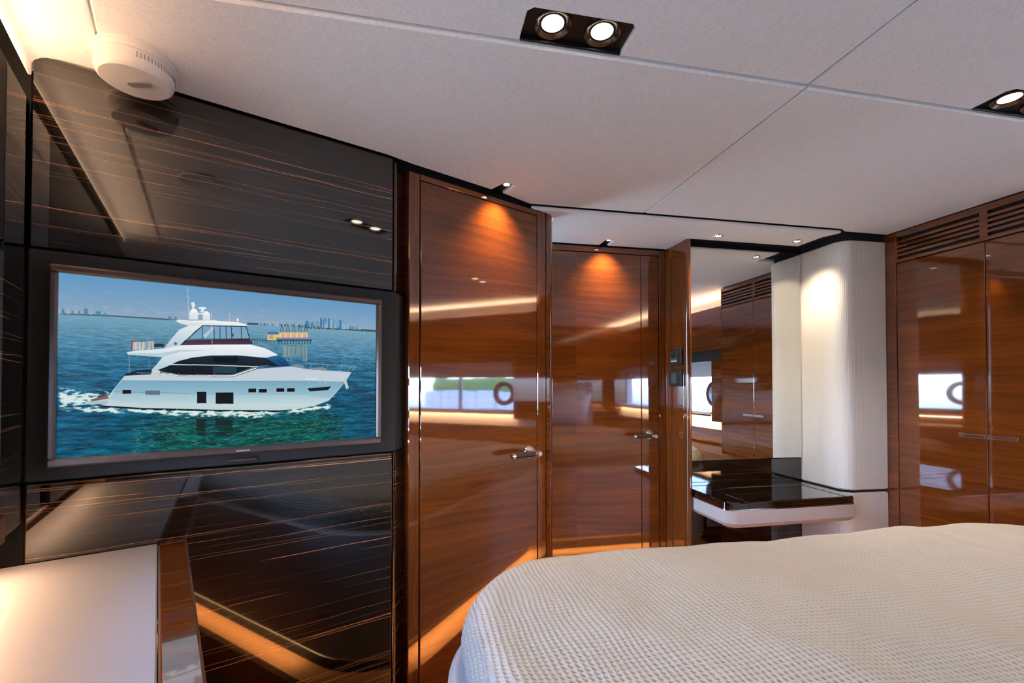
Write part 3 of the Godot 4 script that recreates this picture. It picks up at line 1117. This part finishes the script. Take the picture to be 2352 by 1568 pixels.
func build_wardrobe() -> void:
	var t := thing("wardrobe", "built-in glossy walnut wardrobe with slotted vents along the top", "wardrobe", Vector3(3.1, FLOOR, -1.95))
	var X := 3.045
	var b := B.new()
	b.side(1.466, 2.50, FLOOR, 1.04, X + 0.03, X + 0.20, 0.0)
	part(t, "carcass", b, M.gap)
	b = B.new()
	b.swap = true
	b.side(1.466, 1.468, FLOOR, 1.0, X + 0.001, X + 0.2, 0.0)
	part(t, "end_panel", b, M.walnut_fine)
	b = B.new()
	b.side(2.408, 2.50, FLOOR, 0.998, X, X + 0.03, 0.002)
	part(t, "stile", b, M.walnut)
	for k in 2:
		var z0 := [1.9325, 1.470][k] as float
		var z1 := [2.4045, 1.9295][k] as float
		b = B.new()
		b.uvo = Vector2(0.31, 0.47 + 0.004 * k)
		b.side(z0, z1, FLOOR + 0.03, 0.793, X, X + 0.03, 0.003)
		var d := part(t, "door", b, M.walnut)
		b = B.new()
		var h0 := [1.9345, 1.793][k] as float
		var h1 := [2.062, 1.9275][k] as float
		b.side(h0, h1, -0.293, -0.272, X - 0.012, X - 0.004, 0.002)
		b.side(h0 + 0.02, h0 + 0.03, -0.288, -0.277, X - 0.006, X + 0.002, 0.0)
		b.side(h1 - 0.03, h1 - 0.02, -0.288, -0.277, X - 0.006, X + 0.002, 0.0)
		part(d, "handle", b, M.chrome, "chrome bar handle")
	# vent rail: solid edges, round-ended slots between separate slats
	b = B.new()
	b.side(1.470, 2.406, 0.961, 0.998, X, X + 0.03, 0.001)
	b.side(1.470, 2.406, 0.799, 0.819, X, X + 0.03, 0.001)
	b.side(1.9165, 1.9535, 0.815, 0.965, X, X + 0.03, 0.0)
	b.side(1.470, 1.488, 0.815, 0.965, X, X + 0.03, 0.0)
	b.side(2.398, 2.406, 0.815, 0.965, X, X + 0.03, 0.0)
	var rail := part(t, "vent_rail", b, M.walnut)
	for g: Array in [[1.9535, 2.398], [1.488, 1.9165]]:
		for i in 4:
			b = B.new()
			b.uvo = Vector2(0.2, 0.3)
			var y := 0.8375 + 0.0285 * i
			b.side(g[0], g[1], y, y + 0.0155, X, X + 0.03, 0.0)
			part(rail, "slat", b, M.walnut)

func build_hull_right() -> void:
	var X := 3.20
	var o := setting("wall_right")
	var z0 := -1.42
	var z1 := 1.47
	var w0 := -1.15
	var w1 := 1.08
	var b := B.new()
	b.uvo = Vector2(0.1, 0.2)
	b.side(z0, z1, 0.40, 0.868, X, X + 0.05, 0.003)
	part(o, "pelmet", b, M.walnut)
	b = B.new()
	b.side(z0, z1, 0.275, 0.398, X + 0.012, X + 0.05, 0.003)
	part(o, "blind_box", b, M.blind)
	b = B.new()
	b.side(z0, w0, -0.40, 0.274, X, X + 0.22, 0.003)
	b.side(w1, z1, -0.40, 0.274, X, X + 0.22, 0.003)
	part(o, "reveal", b, M.walnut)
	b = B.new()
	b.side(w0, w1, -0.325, -0.30, X - 0.02, X + 0.30, 0.004)
	part(o, "sill", b, M.cream)
	b = B.new()
	b.side(w0, w1, -0.345, -0.327, X - 0.02, X + 0.0, 0.002)
	part(o, "sill_edge", b, M.black_gloss)
	b = B.new()
	b.side(z0, z1, -0.52, -0.30, X + 0.11, X + 0.16, 0.0)
	part(o, "light_niche", b, M.cream)
	b = B.new()
	b.side(z0, z1, FLOOR, -0.485, X, X + 0.12, 0.004)
	part(o, "dado", b, M.walnut)
	# outer shell round the opening
	b = B.new()
	b.side(z0 - 0.2, z1 + 1.7, 0.275, 1.1, X + 0.20, X + 0.32, 0.0)
	b.side(z0 - 0.2, z1 + 1.7, FLOOR, -0.30, X + 0.20, X + 0.32, 0.0)
	b.side(z0 - 0.2, w0, -0.30, 0.275, X + 0.20, X + 0.32, 0.0)
	b.side(w1, z1 + 1.7, -0.30, 0.275, X + 0.20, X + 0.32, 0.0)
	part(o, "hull_side", b, M.hull)
	o = setting("window_1")
	b = B.new()
	b.side(w0, w1, 0.10, 0.274, X + 0.09, X + 0.10, 0.0)
	part(o, "blind", b, M.pale_blind)
	b = B.new()
	b.side(w0, w1, -0.30, 0.275, X + 0.235, X + 0.24, 0.0)
	part(o, "pane", b, M.glass)
	b = B.new()
	b.lathe(Transform3D(Basis(Vector3.BACK, PI / 2), Vector3(X + 0.235, -0.10, -0.86)), [Vector2(0.095, 0), Vector2(0.15, 0), Vector2(0.15, 0.05), Vector2(0.095, 0.05), Vector2(0.095, 0)], 32)
	part(o, "port_ring", b, M.port_ring)
	b = B.new()
	b.side(0.18, 0.22, -0.30, 0.275, X + 0.22, X + 0.25, 0.0)
	part(o, "mullion", b, M.pale_blind)
	# light strips above the pelmet and under the sill
	var t := thing("cove_light", "warm light strip on top of the walnut pelmet by the long window", "light strip", Vector3(X + 0.06, 0.86, 0))
	b = B.new()
	b.side(z0 + 0.05, z1 - 0.03, 0.842, 0.850, X + 0.055, X + 0.075, 0.002)
	part(t, "led_strip", b, M.led)
	area(t, wp(X + 0.065, 0.853, 0.03), Vector3(-0.9, 1, 0), Vector3(0, 0, 1), 0.02, 2.7 * H, COVE_R, WARM)
	t = thing("sill_light", "warm light strip in the niche below the long window", "light strip", Vector3(X + 0.04, -0.35, 0))
	b = B.new()
	b.side(z0 + 0.05, z1 - 0.03, -0.338, -0.331, X + 0.055, X + 0.075, 0.001)
	part(t, "led_strip", b, M.led)
	area(t, wp(X + 0.065, -0.345, 0.03), Vector3(0.3, -1, 0), Vector3(0, 0, 1), 0.02, 2.7 * H, SILL_R, WARM)

func hl_box(b: B, m0: float, m1: float, o0: float, o1: float, y0: float, y1: float, bev := 0.0) -> void:
	var p := [hlp(m0, o0), hlp(m1, o0), hlp(m1, o1), hlp(m0, o1)]
	if m0 < KINK and m1 > KINK:
		p = [hlp(m0, o0), hlp(KINK, o0), hlp(m1, o0), hlp(m1, o1), hlp(KINK, o1), hlp(m0, o1)]
	b.plan(p, y0, y1, bev, bev)

func build_hull_left() -> void:
	var o := setting("wall_window_side")
	var b := B.new()
	b.uvo = Vector2(0.2, 0.1)
	hl_box(b, 0.0, 0.215, -0.03, 0.0, -0.404, 0.846, 0.003)
	part(o, "end_panel", b, M.ebony)
	b = B.new()
	hl_box(b, -0.02, 3.3, -0.13, -0.10, 0.80, 1.06)
	hl_box(b, -0.02, 3.3, -0.11, -0.032, 0.80, 0.83)
	part(o, "light_trough", b, M.ebony)
	b = B.new()
	hl_box(b, 0.22, 3.3, -0.03, 0.0, 0.375, 0.846, 0.003)
	part(o, "pelmet", b, M.black)
	b = B.new()
	hl_box(b, 0.22, 3.3, -0.12, 0.012, -0.404, -0.33, 0.004)
	part(o, "sill", b, M.walnut)
	b = B.new()
	hl_box(b, 0.0, 3.3, -0.14, -0.10, -0.545, -0.33, 0.0)
	part(o, "light_niche", b, M.walnut_fine)
	b = B.new()
	hl_box(b, 1.35, 3.3, -0.10, -0.005, FLOOR, -0.405, 0.004)
	part(o, "dado", b, M.walnut)
	b = B.new()
	hl_box(b, -0.6, 0.36, -0.36, -0.24, FLOOR, 1.1)
	hl_box(b, 2.5, 3.5, -0.36, -0.24, FLOOR, 1.1)
	hl_box(b, 0.36, 2.5, -0.36, -0.24, FLOOR, -0.32)
	hl_box(b, 0.36, 2.5, -0.36, -0.24, 0.37, 1.1)
	part(o, "hull_side", b, M.hull)
	b = B.new()
	hl_box(b, 0.222, 0.36, -0.30, -0.032, -0.33, 0.375)
	hl_box(b, 2.5, 2.6, -0.30, -0.032, -0.33, 0.375)
	part(o, "reveal", b, M.pale_blind)
	o = setting("window_2")
	b = B.new()
	hl_box(b, 0.36, 2.5, -0.30, -0.296, -0.33, 0.375)
	part(o, "pane", b, M.glass)
	b = B.new()
	hl_box(b, 0.362, 2.498, -0.26, -0.25, 0.15, 0.372)
	part(o, "blind", b, M.pale_blind)
	var rc := hlp(0.73, -0.27)
	b = B.new()
	b.lathe(Transform3D(Basis(Vector3(0.415, 0, 0.910), Vector3(0.910, 0, -0.415), Vector3(0, -1, 0)), Vector3(rc.x, -0.10, -rc.y)), [Vector2(0.10, 0), Vector2(0.16, 0), Vector2(0.16, 0.05), Vector2(0.10, 0.05), Vector2(0.10, 0)], 32)
	part(o, "port_ring", b, M.port_ring)
	var c := hlp(1.1, -0.04)
	var t := thing("cove_light", "warm light strip in the dark trough behind the striped end panel", "light strip", Vector3(c.x, 0.93, -c.y))
	b = B.new()
	hl_box(b, 0.06, 3.1, -0.05, -0.038, 0.831, 0.838)
	part(t, "led_strip", b, M.led)
	var inw := Vector3(0.910, 0, -0.415)
	c = hlp(0.97, -0.044)
	area(t, wp(c.x, 0.846, c.y), Vector3.UP + inw * 0.6, Vector3(0.415, 0, 0.910), 0.012, 1.92 * H, COVE_L, WARM)
	t = thing("niche_light", "warm light strip under the window sill above the side cabinet", "light strip", Vector3(c.x, -0.42, -c.y))
	b = B.new()
	hl_box(b, 0.10, 1.32, -0.06, -0.04, -0.416, -0.41)
	part(t, "led_strip", b, M.led)
	c = hlp(0.71, -0.05)
	area(t, wp(c.x, -0.42, c.y), Vector3.DOWN + inw * 0.5, Vector3(0.415, 0, 0.910), 0.02, 1.2 * H, NICHE, WARM)
	# side cabinet with a pale top
	t = thing("side_cabinet", "walnut side cabinet with pale leather top below the television", "cabinet", Vector3(-0.8, FLOOR, -1.1))
	var e0 := tvp(-0.030, 0.003)
	var e1 := e0 + Vector2(0.445, -0.895) * 1.42
	var ed := Vector2(0.895, 0.445)
	b = B.new()
	b.plan([hlp(0.004, -0.09), e0, e1, hlp(1.36, -0.09)], -0.555, -0.525, 0, 0.003)
	part(t, "top", b, M.cream_leather)
	b = B.new()
	b.swap = false
	b.plan([e0 + ed * 0.002, e0 + ed * 0.066 + Vector2(0, 0.03), e1 + ed * 0.066, e1 + ed * 0.002], -0.60, -0.5225, 0.004, 0.006)
	part(t, "edge_rail", b, M.walnut_fine)
	b = B.new()
	b.plan([hlp(0.004, -0.09), e0, e1, hlp(1.36, -0.09)], FLOOR, -0.556)
	part(t, "body", b, M.walnut)

func bed_outline(x0: float, x1: float, z0: float, z1: float, r: float, seg: int) -> Array:
	var p := [Vector2(x0, z0), Vector2(x1, z0)]
	for i in seg + 1:
		var a := deg_to_rad(90.0 * i / seg)
		p.append(Vector2(x1 - r + cos(a) * r, z1 - r + sin(a) * r))
	for i in seg + 1:
		var a := deg_to_rad(90.0 + 90.0 * i / seg)
		p.append(Vector2(x0 + r + cos(a) * r, z1 - r + sin(a) * r))
	return p

func build_bed() -> void:
	var t := thing("bed", "large bed base with white rounded rim on a carpeted step", "bed", Vector3(1.48, FLOOR, 0))
	var b := B.new()
	b.plan(bed_outline(0.0, 2.98, -1.38, 1.80, 0.55, 14), FLOOR, FLOOR + 0.22, 0, 0.02)
	part(t, "step", b, M.carpet)
	b = B.new()
	b.plan(bed_outline(0.16, 2.82, -1.38, 1.60, 0.45, 14), FLOOR + 0.22, FLOOR + 0.34)
	part(t, "plinth", b, M.gap)
	b = B.new()
	b.plan(bed_outline(0.075, 2.90, -1.38, 1.735, 0.50, 16), FLOOR + 0.34, -0.81, 0.03, 0.012)
	part(t, "rim", b, M.white_lacquer, "white lacquered rim")
	b = B.new()
	b.plan(bed_outline(0.17, 2.80, -1.38, 1.63, 0.42, 14), -0.82, -0.72, 0, 0.05)
	part(t, "mattress", b, M.pillow)
	b = B.new()
	b.box(0.1, 2.9, FLOOR, 0.05, 1.39, 1.42, 0.01)
	part(t, "headboard", b, M.cream_leather)
	area(t, wp(0.115, FLOOR + 0.335, 0.3), Vector3(-0.3, -1, 0), Vector3(0, 0, 1), 0.015, 1.5 * H, 1.6, Color(1.0, 0.76, 0.50))
	area(t, wp(1.5, FLOOR + 0.335, 1.66), Vector3(0, -1, -0.3), Vector3(1, 0, 0), 0.015, 2.0 * H, 2.4, Color(1.0, 0.76, 0.50))
	b = B.new()
	b.plan(bed_outline(0.10, 2.88, -1.3, 1.68, 0.48, 14), FLOOR + 0.336, FLOOR + 0.3395)
	part(t, "led_strip", b, M.led)
	# blanket: a cloth of waffle cells laid over a rounded block
	var w := thing("waffle_blanket", "cream waffle-knit blanket spread over the bed", "blanket", Vector3(1.48, -0.70, 0))
	var o := MeshInstance3D.new()
	o.name = "cloth"
	o.mesh = waffle_mesh(offs[w])
	o.material_override = M.waffle
	w.add_child(o)
	# pillows at the head
	for k in 4:
		var px := [0.62, 2.15, 0.66, 2.20][k] as float
		var p := thing("pillow", ["white pillow leaning on the headboard, on the walkway side", "white pillow leaning on the headboard, on the window side", "white pillow in front of another, on the walkway side", "white pillow in front of another, on the window side"][k], "pillow", Vector3(px, -0.63, 1.1 - 0.30 * (k / 2)), Transform3D(), "bed pillows")
		var pm := MeshInstance3D.new()
		pm.name = "cushion"
		pm.mesh = pillow_mesh(0.52 - 0.06 * (k / 2), 0.32 - 0.05 * (k / 2), 0.10)
		pm.material_override = M.pillow
		p.add_child(pm)
		pm.position = Vector3(0, 0.27 * H, 0.1 * H)
		pm.rotation.x = deg_to_rad(-24)

func pillow_mesh(a: float, c: float, d: float) -> ArrayMesh:
	var st := SurfaceTool.new()
	st.begin(Mesh.PRIMITIVE_TRIANGLES)
	var n := 20
	for s: float in [1.0, -1.0]:
		var base: int = 0 if s > 0 else (n + 1) * (n + 1)
		for j in n + 1:
			for i in n + 1:
				var u := -1.0 + 2.0 * i / n
				var v := -1.0 + 2.0 * j / n
				var th := pow(maxf(0.0, (1 - u * u) * (1 - v * v)), 0.38) * d
				var pinch := 1.0 - 0.07 * (1 - u * u) * absf(v) - 0.0
				var pinch2 := 1.0 - 0.07 * (1 - v * v) * absf(u)
				st.add_vertex(Vector3(u * a * pinch2, v * c * pinch, s * th) * H)
		for j in n:
			for i in n:
				var q := base + j * (n + 1) + i
				for ix: int in ([q, q + n + 1, q + 1, q + 1, q + n + 1, q + n + 2] if s > 0 else [q, q + 1, q + n + 1, q + 1, q + n + 2, q + n + 1]):
					st.add_index(ix)
	st.generate_normals()
	return st.commit()

func waffle_mesh(off: Vector3) -> ArrayMesh:
	var pitch := 0.0158
	var sub := 4
	var X0 := 0.115; var X1 := 2.86; var Z1 := 1.705; var R := 0.45; var r := 0.10
	var top := -0.632
	var hang := 0.30
	# inner outline (where the top starts to roll over)
	var ix0 := X0 + r; var ix1 := X1 - r; var iz1 := Z1 - r; var ir := R - r
	var a0 := ix0 - hang
	var a1 := ix1 + 0.14
	var b0 := -0.70
	var b1 := iz1 + hang
	var na := int((a1 - a0) / pitch) * sub
	var nb := int((b1 - b0) / pitch) * sub
	var pos := PackedVector3Array()
	pos.resize((na + 1) * (nb + 1))
	var base := PackedVector3Array()
	base.resize(pos.size())
	var hump := noise(31, 1.0, 2)
	var dst := noise(32, 2.2, 2)
	var half := PI * 0.5 * r
	var ridge := PackedFloat32Array([1.0, 0.2, 0.0, 0.2])
	var step := pitch / sub
	for j in nb + 1:
		var bz := b0 + j * step
		for i in na + 1:
			var ax := a0 + i * step
			# slight wander of the weave
			var qx := ax + 0.010 * dst.get_noise_2d(ax * 1.3, bz * 1.3)
			var qz := bz + 0.010 * dst.get_noise_2d(ax * 1.3 + 50.0, bz * 1.3)
			# nearest point of the inner outline
			var cx := clampf(qx, ix0, ix1)
			var cz := minf(qz, iz1)
			var nx := qx - cx
			var nz := qz - cz
			var e := sqrt(nx * nx + nz * nz)
			# round corners of the inner outline
			var kx := 0.0
			var inner := false
			if qz > iz1 - ir:
				if qx < ix0 + ir:
					kx = ix0 + ir
					inner = true
				elif qx > ix1 - ir:
					kx = ix1 - ir
					inner = true
			if inner:
				var dx := qx - kx
				var dz := qz - (iz1 - ir)
				var l := sqrt(dx * dx + dz * dz)
				e = maxf(0.0, l - ir)
				if l > 1e-6:
					nx = dx / l
					nz = dz / l
				var m := minf(l, ir)
				cx = kx + nx * m
				cz = iz1 - ir + nz * m
			elif e > 1e-6:
				nx /= e
				nz /= e
			var px := cx
			var pz := cz
			var py := top
			if e > 0.0:
				var ph := minf(e / r, PI * 0.5)
				px += nx * r * sin(ph)
				pz += nz * r * sin(ph)
				py -= r * (1.0 - cos(ph))
				if e > half:
					py -= e - half
					# the cloth tucks in below
					var tuck := (e - half) * 0.22
					px -= nx * tuck
					pz -= nz * tuck
			var lift := 0.022 * hump.get_noise_2d(qx * 1.0, qz * 1.0) + 0.008 * hump.get_noise_2d(qx * 2.6 + 9.0, qz * 2.6)
			py += lift * clampf(1.0 - e / half, 0.15, 1.0)
			base[j * (na + 1) + i] = Vector3(px, py, -pz)
	var amp := 0.0105
	for j in nb + 1:
		for i in na + 1:
			var k := j * (na + 1) + i
			var du := base[j * (na + 1) + mini(i + 3, na)] - base[j * (na + 1) + maxi(i - 3, 0)]
			var dv := base[mini(j + 3, nb) * (na + 1) + i] - base[maxi(j - 3, 0) * (na + 1) + i]
			var nn := dv.cross(du)
			if nn.y < 0.0 and nn.length() > 0.0 and base[k].y > top - 0.02:
				nn = -nn
			nn = nn.normalized() if nn.length_squared() > 1e-14 else Vector3.UP
			var hgt := maxf(ridge[i % sub], 0.92 * ridge[j % sub])
			pos[k] = (base[k] + nn * amp * (hgt - 0.3) - off) * H
	var nor := PackedVector3Array()
	nor.resize(pos.size())
	for j in nb + 1:
		for i in na + 1:
			var du := pos[j * (na + 1) + mini(i + 1, na)] - pos[j * (na + 1) + maxi(i - 1, 0)]
			var dv := pos[mini(j + 1, nb) * (na + 1) + i] - pos[maxi(j - 1, 0) * (na + 1) + i]
			var nn := du.cross(dv)
			nor[j * (na + 1) + i] = nn.normalized() if nn.length_squared() > 1e-20 else Vector3.UP
	var ind := PackedInt32Array()
	ind.resize(na * nb * 6)
	var c := 0
	for j in nb:
		for i in na:
			var q := j * (na + 1) + i
			ind[c] = q; ind[c + 1] = q + na + 1; ind[c + 2] = q + 1
			ind[c + 3] = q + 1; ind[c + 4] = q + na + 1; ind[c + 5] = q + na + 2
			c += 6
	# the winding and the normals must agree
	var t0 := (pos[ind[1]] - pos[ind[0]]).cross(pos[ind[2]] - pos[ind[0]])
	var mid := (nb / 2) * (na + 1) + na / 2
	if nor[mid].y < 0.0:
		for k in nor.size():
			nor[k] = -nor[k]
	var qm := (nb / 2 * na + na / 2) * 6
	t0 = (pos[ind[qm + 1]] - pos[ind[qm]]).cross(pos[ind[qm + 2]] - pos[ind[qm]])
	if t0.dot(nor[ind[qm]]) > 0.0:      # Godot's front faces run clockwise
		for k in range(0, ind.size(), 3):
			var s := ind[k + 1]
			ind[k + 1] = ind[k + 2]
			ind[k + 2] = s
	var arr := []
	arr.resize(Mesh.ARRAY_MAX)
	arr[Mesh.ARRAY_VERTEX] = pos
	arr[Mesh.ARRAY_NORMAL] = nor
	arr[Mesh.ARRAY_INDEX] = ind
	var m := ArrayMesh.new()
	m.add_surface_from_arrays(Mesh.PRIMITIVE_TRIANGLES, arr)
	return m

func build_lamps() -> void:
	# twin lamps let into the ceiling
	for k in 2:
		var x := [0.438, 2.128][k] as float
		var t := thing("ceiling_downlight", ["black twin downlight in the ceiling panel nearer the television", "black twin downlight in the ceiling panel nearer the wardrobe"][k], "ceiling light", Vector3(x, 1.0, -1.225), Transform3D(), "twin downlights in the ceiling")
		var b := B.new()
		b.box(x - 0.156, x + 0.156, 1.022, 1.06, -1.283, -1.167, 0.0)
		b.box(x - 0.156, x + 0.156, 1.008, 1.03, -1.2845, -1.277, 0.001)
		part(t, "housing", b, M.black)
		for s: float in [-0.074, 0.074]:
			b = B.new()
			var c := Vector3(x + s, 1.024, -1.222)
			b.lathe(Transform3D(Basis(), c), [Vector2(0.053, 0.0), Vector2(0.053, -0.008), Vector2(0.050, -0.010), Vector2(0.036, 0.0), Vector2(0.034, 0.004)], 32)
			var ring := part(t, "reflector", b, M.bronze)
			b = B.new()
			b.lathe(Transform3D(Basis(), c), [Vector2(0.0, -0.006), Vector2(0.02, -0.005), Vector2(0.036, -0.001)], 28)
			part(ring, "lamp", b, M.lens)
			spot(t, wp(x + s, 1.012, 1.222), Vector3.DOWN, 0.28, Color(1.0, 0.94, 0.86), 62, 0.9, 0.02)
	# notches with a small lamp in front of each door
	var nd := thing("door_spotlight", "small spotlight in a black ceiling notch over the slanting door", "ceiling light", Vector3(0.375, 1.0, -2.172), Transform3D(), "door spotlights")
	var fr := frame(D1F[0], D1F[1], D1F[2])
	var b := B.new()
	var q0 := d1p(0.48, 0.066)
	b.plan([d1p(0.445, 0.0), d1p(0.515, 0.0), d1p(0.505, 0.125), d1p(0.455, 0.125)], 1.014, 1.03)
	part(nd, "bracket", b, M.black)
	var l0 := d1p(0.48, 0.10)
	b = B.new()
	b.lathe(Transform3D(Basis(), Vector3(l0.x, 1.013, -l0.y)), [Vector2(0, -0.004), Vector2(0.012, -0.003), Vector2(0.0155, 0.002)], 20)
	part(nd, "lamp", b, M.small_lens)
	b = B.new()
	b.lathe(Transform3D(Basis(), Vector3(l0.x, 1.013, -l0.y)), [Vector2(0.016, 0.002), Vector2(0.017, -0.005), Vector2(0.021, -0.004), Vector2(0.021, 0.002)], 20)
	part(nd, "bezel", b, M.chrome)
	spot(nd, wp(l0.x, 1.004, l0.y), Vector3(-0.446 * 0.30, -1, -0.895 * 0.30), 0.62, Color(1.0, 0.86, 0.60), 50, 1.0, 0.02)
	nd = thing("door_spotlight", "small spotlight in a black ceiling notch over the door next to the mirror alcove", "ceiling light", Vector3(1.255, 0.98, -2.9), Transform3D(), "door spotlights")
	b = B.new()
	b.plan([Vector2(1.22, 2.99), Vector2(1.22, 2.86), Vector2(1.29, 2.86), Vector2(1.29, 2.99)], 0.993, 1.009)
	part(nd, "bracket", b, M.black)
	b = B.new()
	b.lathe(Transform3D(Basis(), Vector3(1.255, 0.992, -2.89)), [Vector2(0, -0.004), Vector2(0.012, -0.003), Vector2(0.0155, 0.002)], 20)
	part(nd, "lamp", b, M.small_lens)
	b = B.new()
	b.lathe(Transform3D(Basis(), Vector3(1.255, 0.992, -2.89)), [Vector2(0.016, 0.002), Vector2(0.017, -0.005), Vector2(0.021, -0.004), Vector2(0.021, 0.002)], 20)
	part(nd, "bezel", b, M.chrome)
	spot(nd, wp(1.255, 0.984, 2.89), Vector3(0, -1, -0.36), 0.62, Color(1.0, 0.86, 0.60), 50, 1.0, 0.02)
	# two small round lamps over the vanity
	for k in 2:
		var c := [Vector3(1.909, 0.98, -2.637), Vector3(2.502, 0.98, -2.627)][k] as Vector3
		var t := thing("recessed_spotlight", ["tiny round chrome spotlight over the vanity, nearer the walnut partition", "tiny round chrome spotlight over the vanity, nearer the padded column"][k], "ceiling light", c, Transform3D(), "tiny spotlights over the vanity")
		b = B.new()
		b.lathe(Transform3D(Basis(), c), [Vector2(0.031, 0.001), Vector2(0.030, -0.005), Vector2(0.024, -0.006), Vector2(0.021, 0.0)], 24)
		part(t, "bezel", b, M.chrome)
		b = B.new()
		b.lathe(Transform3D(Basis(), c), [Vector2(0, -0.005), Vector2(0.015, -0.004), Vector2(0.0225, -0.001)], 20)
		part(t, "lamp", b, M.small_lens)
		spot(t, Vector3(0, EYE, 0) + (c + Vector3(0, -0.012, 0)) * H, Vector3.DOWN, 0.55, Color(1.0, 0.92, 0.80), 55, 0.9, 0.015)

func build_small() -> void:
	# smoke detector
	var c := Vector3(-0.858, 1.0, -1.58)
	var t := thing("smoke_detector", "round white smoke detector on the ceiling above the television", "smoke detector", c)
	var b := B.new()
	var T := Transform3D(Basis(), c)
	b.lathe(T, [Vector2(0.0, 0.0), Vector2(0.104, 0.0), Vector2(0.104, -0.014), Vector2(0.100, -0.019), Vector2(0.094, -0.021)], 48)
	part(t, "base", b, M.white_plastic)
	b = B.new()
	b.lathe(T, [Vector2(0.094, -0.020), Vector2(0.0975, -0.024), Vector2(0.0975, -0.056), Vector2(0.093, -0.068), Vector2(0.086, -0.074), Vector2(0.0, -0.077)], 48)
	part(t, "body", b, M.white_plastic)
	b = B.new()
	b.face(B.rrect(-0.034, -0.013, 0.034, 0.013, 0.0129, 6), 0.0, 0.004, 0.002)
	var bt := part(t, "button", b, M.grey_plastic)
	bt.transform = Transform3D(Basis(Vector3.UP, deg_to_rad(-10)) * Basis(Vector3.RIGHT, PI / 2), (c + Vector3(0.01, -0.076, 0.0) - c) * H)
	bt.mesh = (func() -> Mesh:
		var q := B.new()
		q.face(B.rrect(-0.034, -0.013, 0.034, 0.013, 0.0129, 6), 0.0, 0.004, 0.002)
		return q.mesh(Vector3.ZERO)).call()
	b = B.new()
	for k in 20:
		var a := deg_to_rad(-60 + k * 5.2)
		var d := Vector3(cos(a), 0, -sin(a))
		b.rod(c + d * 0.097 + Vector3(0, -0.030, 0), c + d * 0.0985 + Vector3(0, -0.046, 0), 0.0014, 5)
	part(t, "vent_ribs", b, M.grey_plastic)
	# a round flush speaker in the ceiling, seen mirrored in the striped panel
	c = Vector3(-0.452, 1.0, -1.068)
	t = thing("ceiling_speaker", "round flush white speaker grille in the ceiling, mirrored in the striped panel", "speaker", c)
	b = B.new()
	b.lathe(Transform3D(Basis(), c), [Vector2(0.0, -0.004), Vector2(0.075, -0.004), Vector2(0.082, -0.007), Vector2(0.088, -0.005), Vector2(0.09, 0.0)], 40)
	part(t, "grille", b, M.white_plastic)
	# controls on the partition
	t = thing("thermostat", "black climate control panel with small display above the light switch", "thermostat", Vector3(1.737, 0.14, -2.845))
	b = B.new()
	b.side(2.772, 2.918, 0.138, 0.252, 1.716, 1.7365, 0.005)
	part(t, "plate", b, M.dark_plastic)
	b = B.new()
	b.side(2.806, 2.892, 0.158, 0.232, 1.710, 1.717, 0.002)
	part(t, "bezel", b, M.slate_plastic)
	b = B.new()
	b.side(2.812, 2.886, 0.188, 0.228, 1.7085, 1.711, 0.001)
	part(t, "display", b, M.lcd)
	for k in 5:
		b = B.new()
		b.side(2.814 + k * 0.0148, 2.825 + k * 0.0148, 0.163, 0.171, 1.7075, 1.711, 0.001)
		part(t, "button", b, M.white_plastic)
	t = thing("light_switch", "black rocker light switch below the climate control panel", "switch", Vector3(1.737, -0.01, -2.845))
	b = B.new()
	b.side(2.772, 2.920, -0.006, 0.108, 1.716, 1.7365, 0.005)
	part(t, "plate", b, M.dark_plastic)
	b = B.new()
	b.side(2.822, 2.886, 0.014, 0.084, 1.7105, 1.717, 0.002)
	part(t, "rocker", b, M.slate_plastic)

func build_outside() -> void:
	var t := thing("seawall", "pale stone quay wall outside the long window", "wall", Vector3(15.0, -2.6, 0))
	var b := B.new()
	var r := RandomNumberGenerator.new()
	r.seed = 3
	for k in 40:
		var z := -9.0 + k * 0.45
		b.side(z, z + 0.43, -2.6, -0.25 + r.randf_range(-0.05, 0.04), 15.0 + r.randf_range(0, 0.1), 15.8, 0.03)
	part(t, "stones", b, M.stone).set_meta("kind", "stuff")
	t = thing("hedge", "green clipped hedge on the quay beyond the stone wall", "hedge", Vector3(16.5, -0.3, 0))
	b = B.new()
	for k in 60:
		var z := -9.0 + k * 0.3
		b.lathe(Transform3D(Basis(), Vector3(16.5 + r.randf_range(-0.2, 0.2), -0.3, -z)), [Vector2(0, 0), Vector2(0.4, 0), Vector2(0.45, 0.3), Vector2(0.3, 0.5 + r.randf() * 0.2), Vector2(0, 0.62)], 8)
	part(t, "foliage", b, M.leaf)
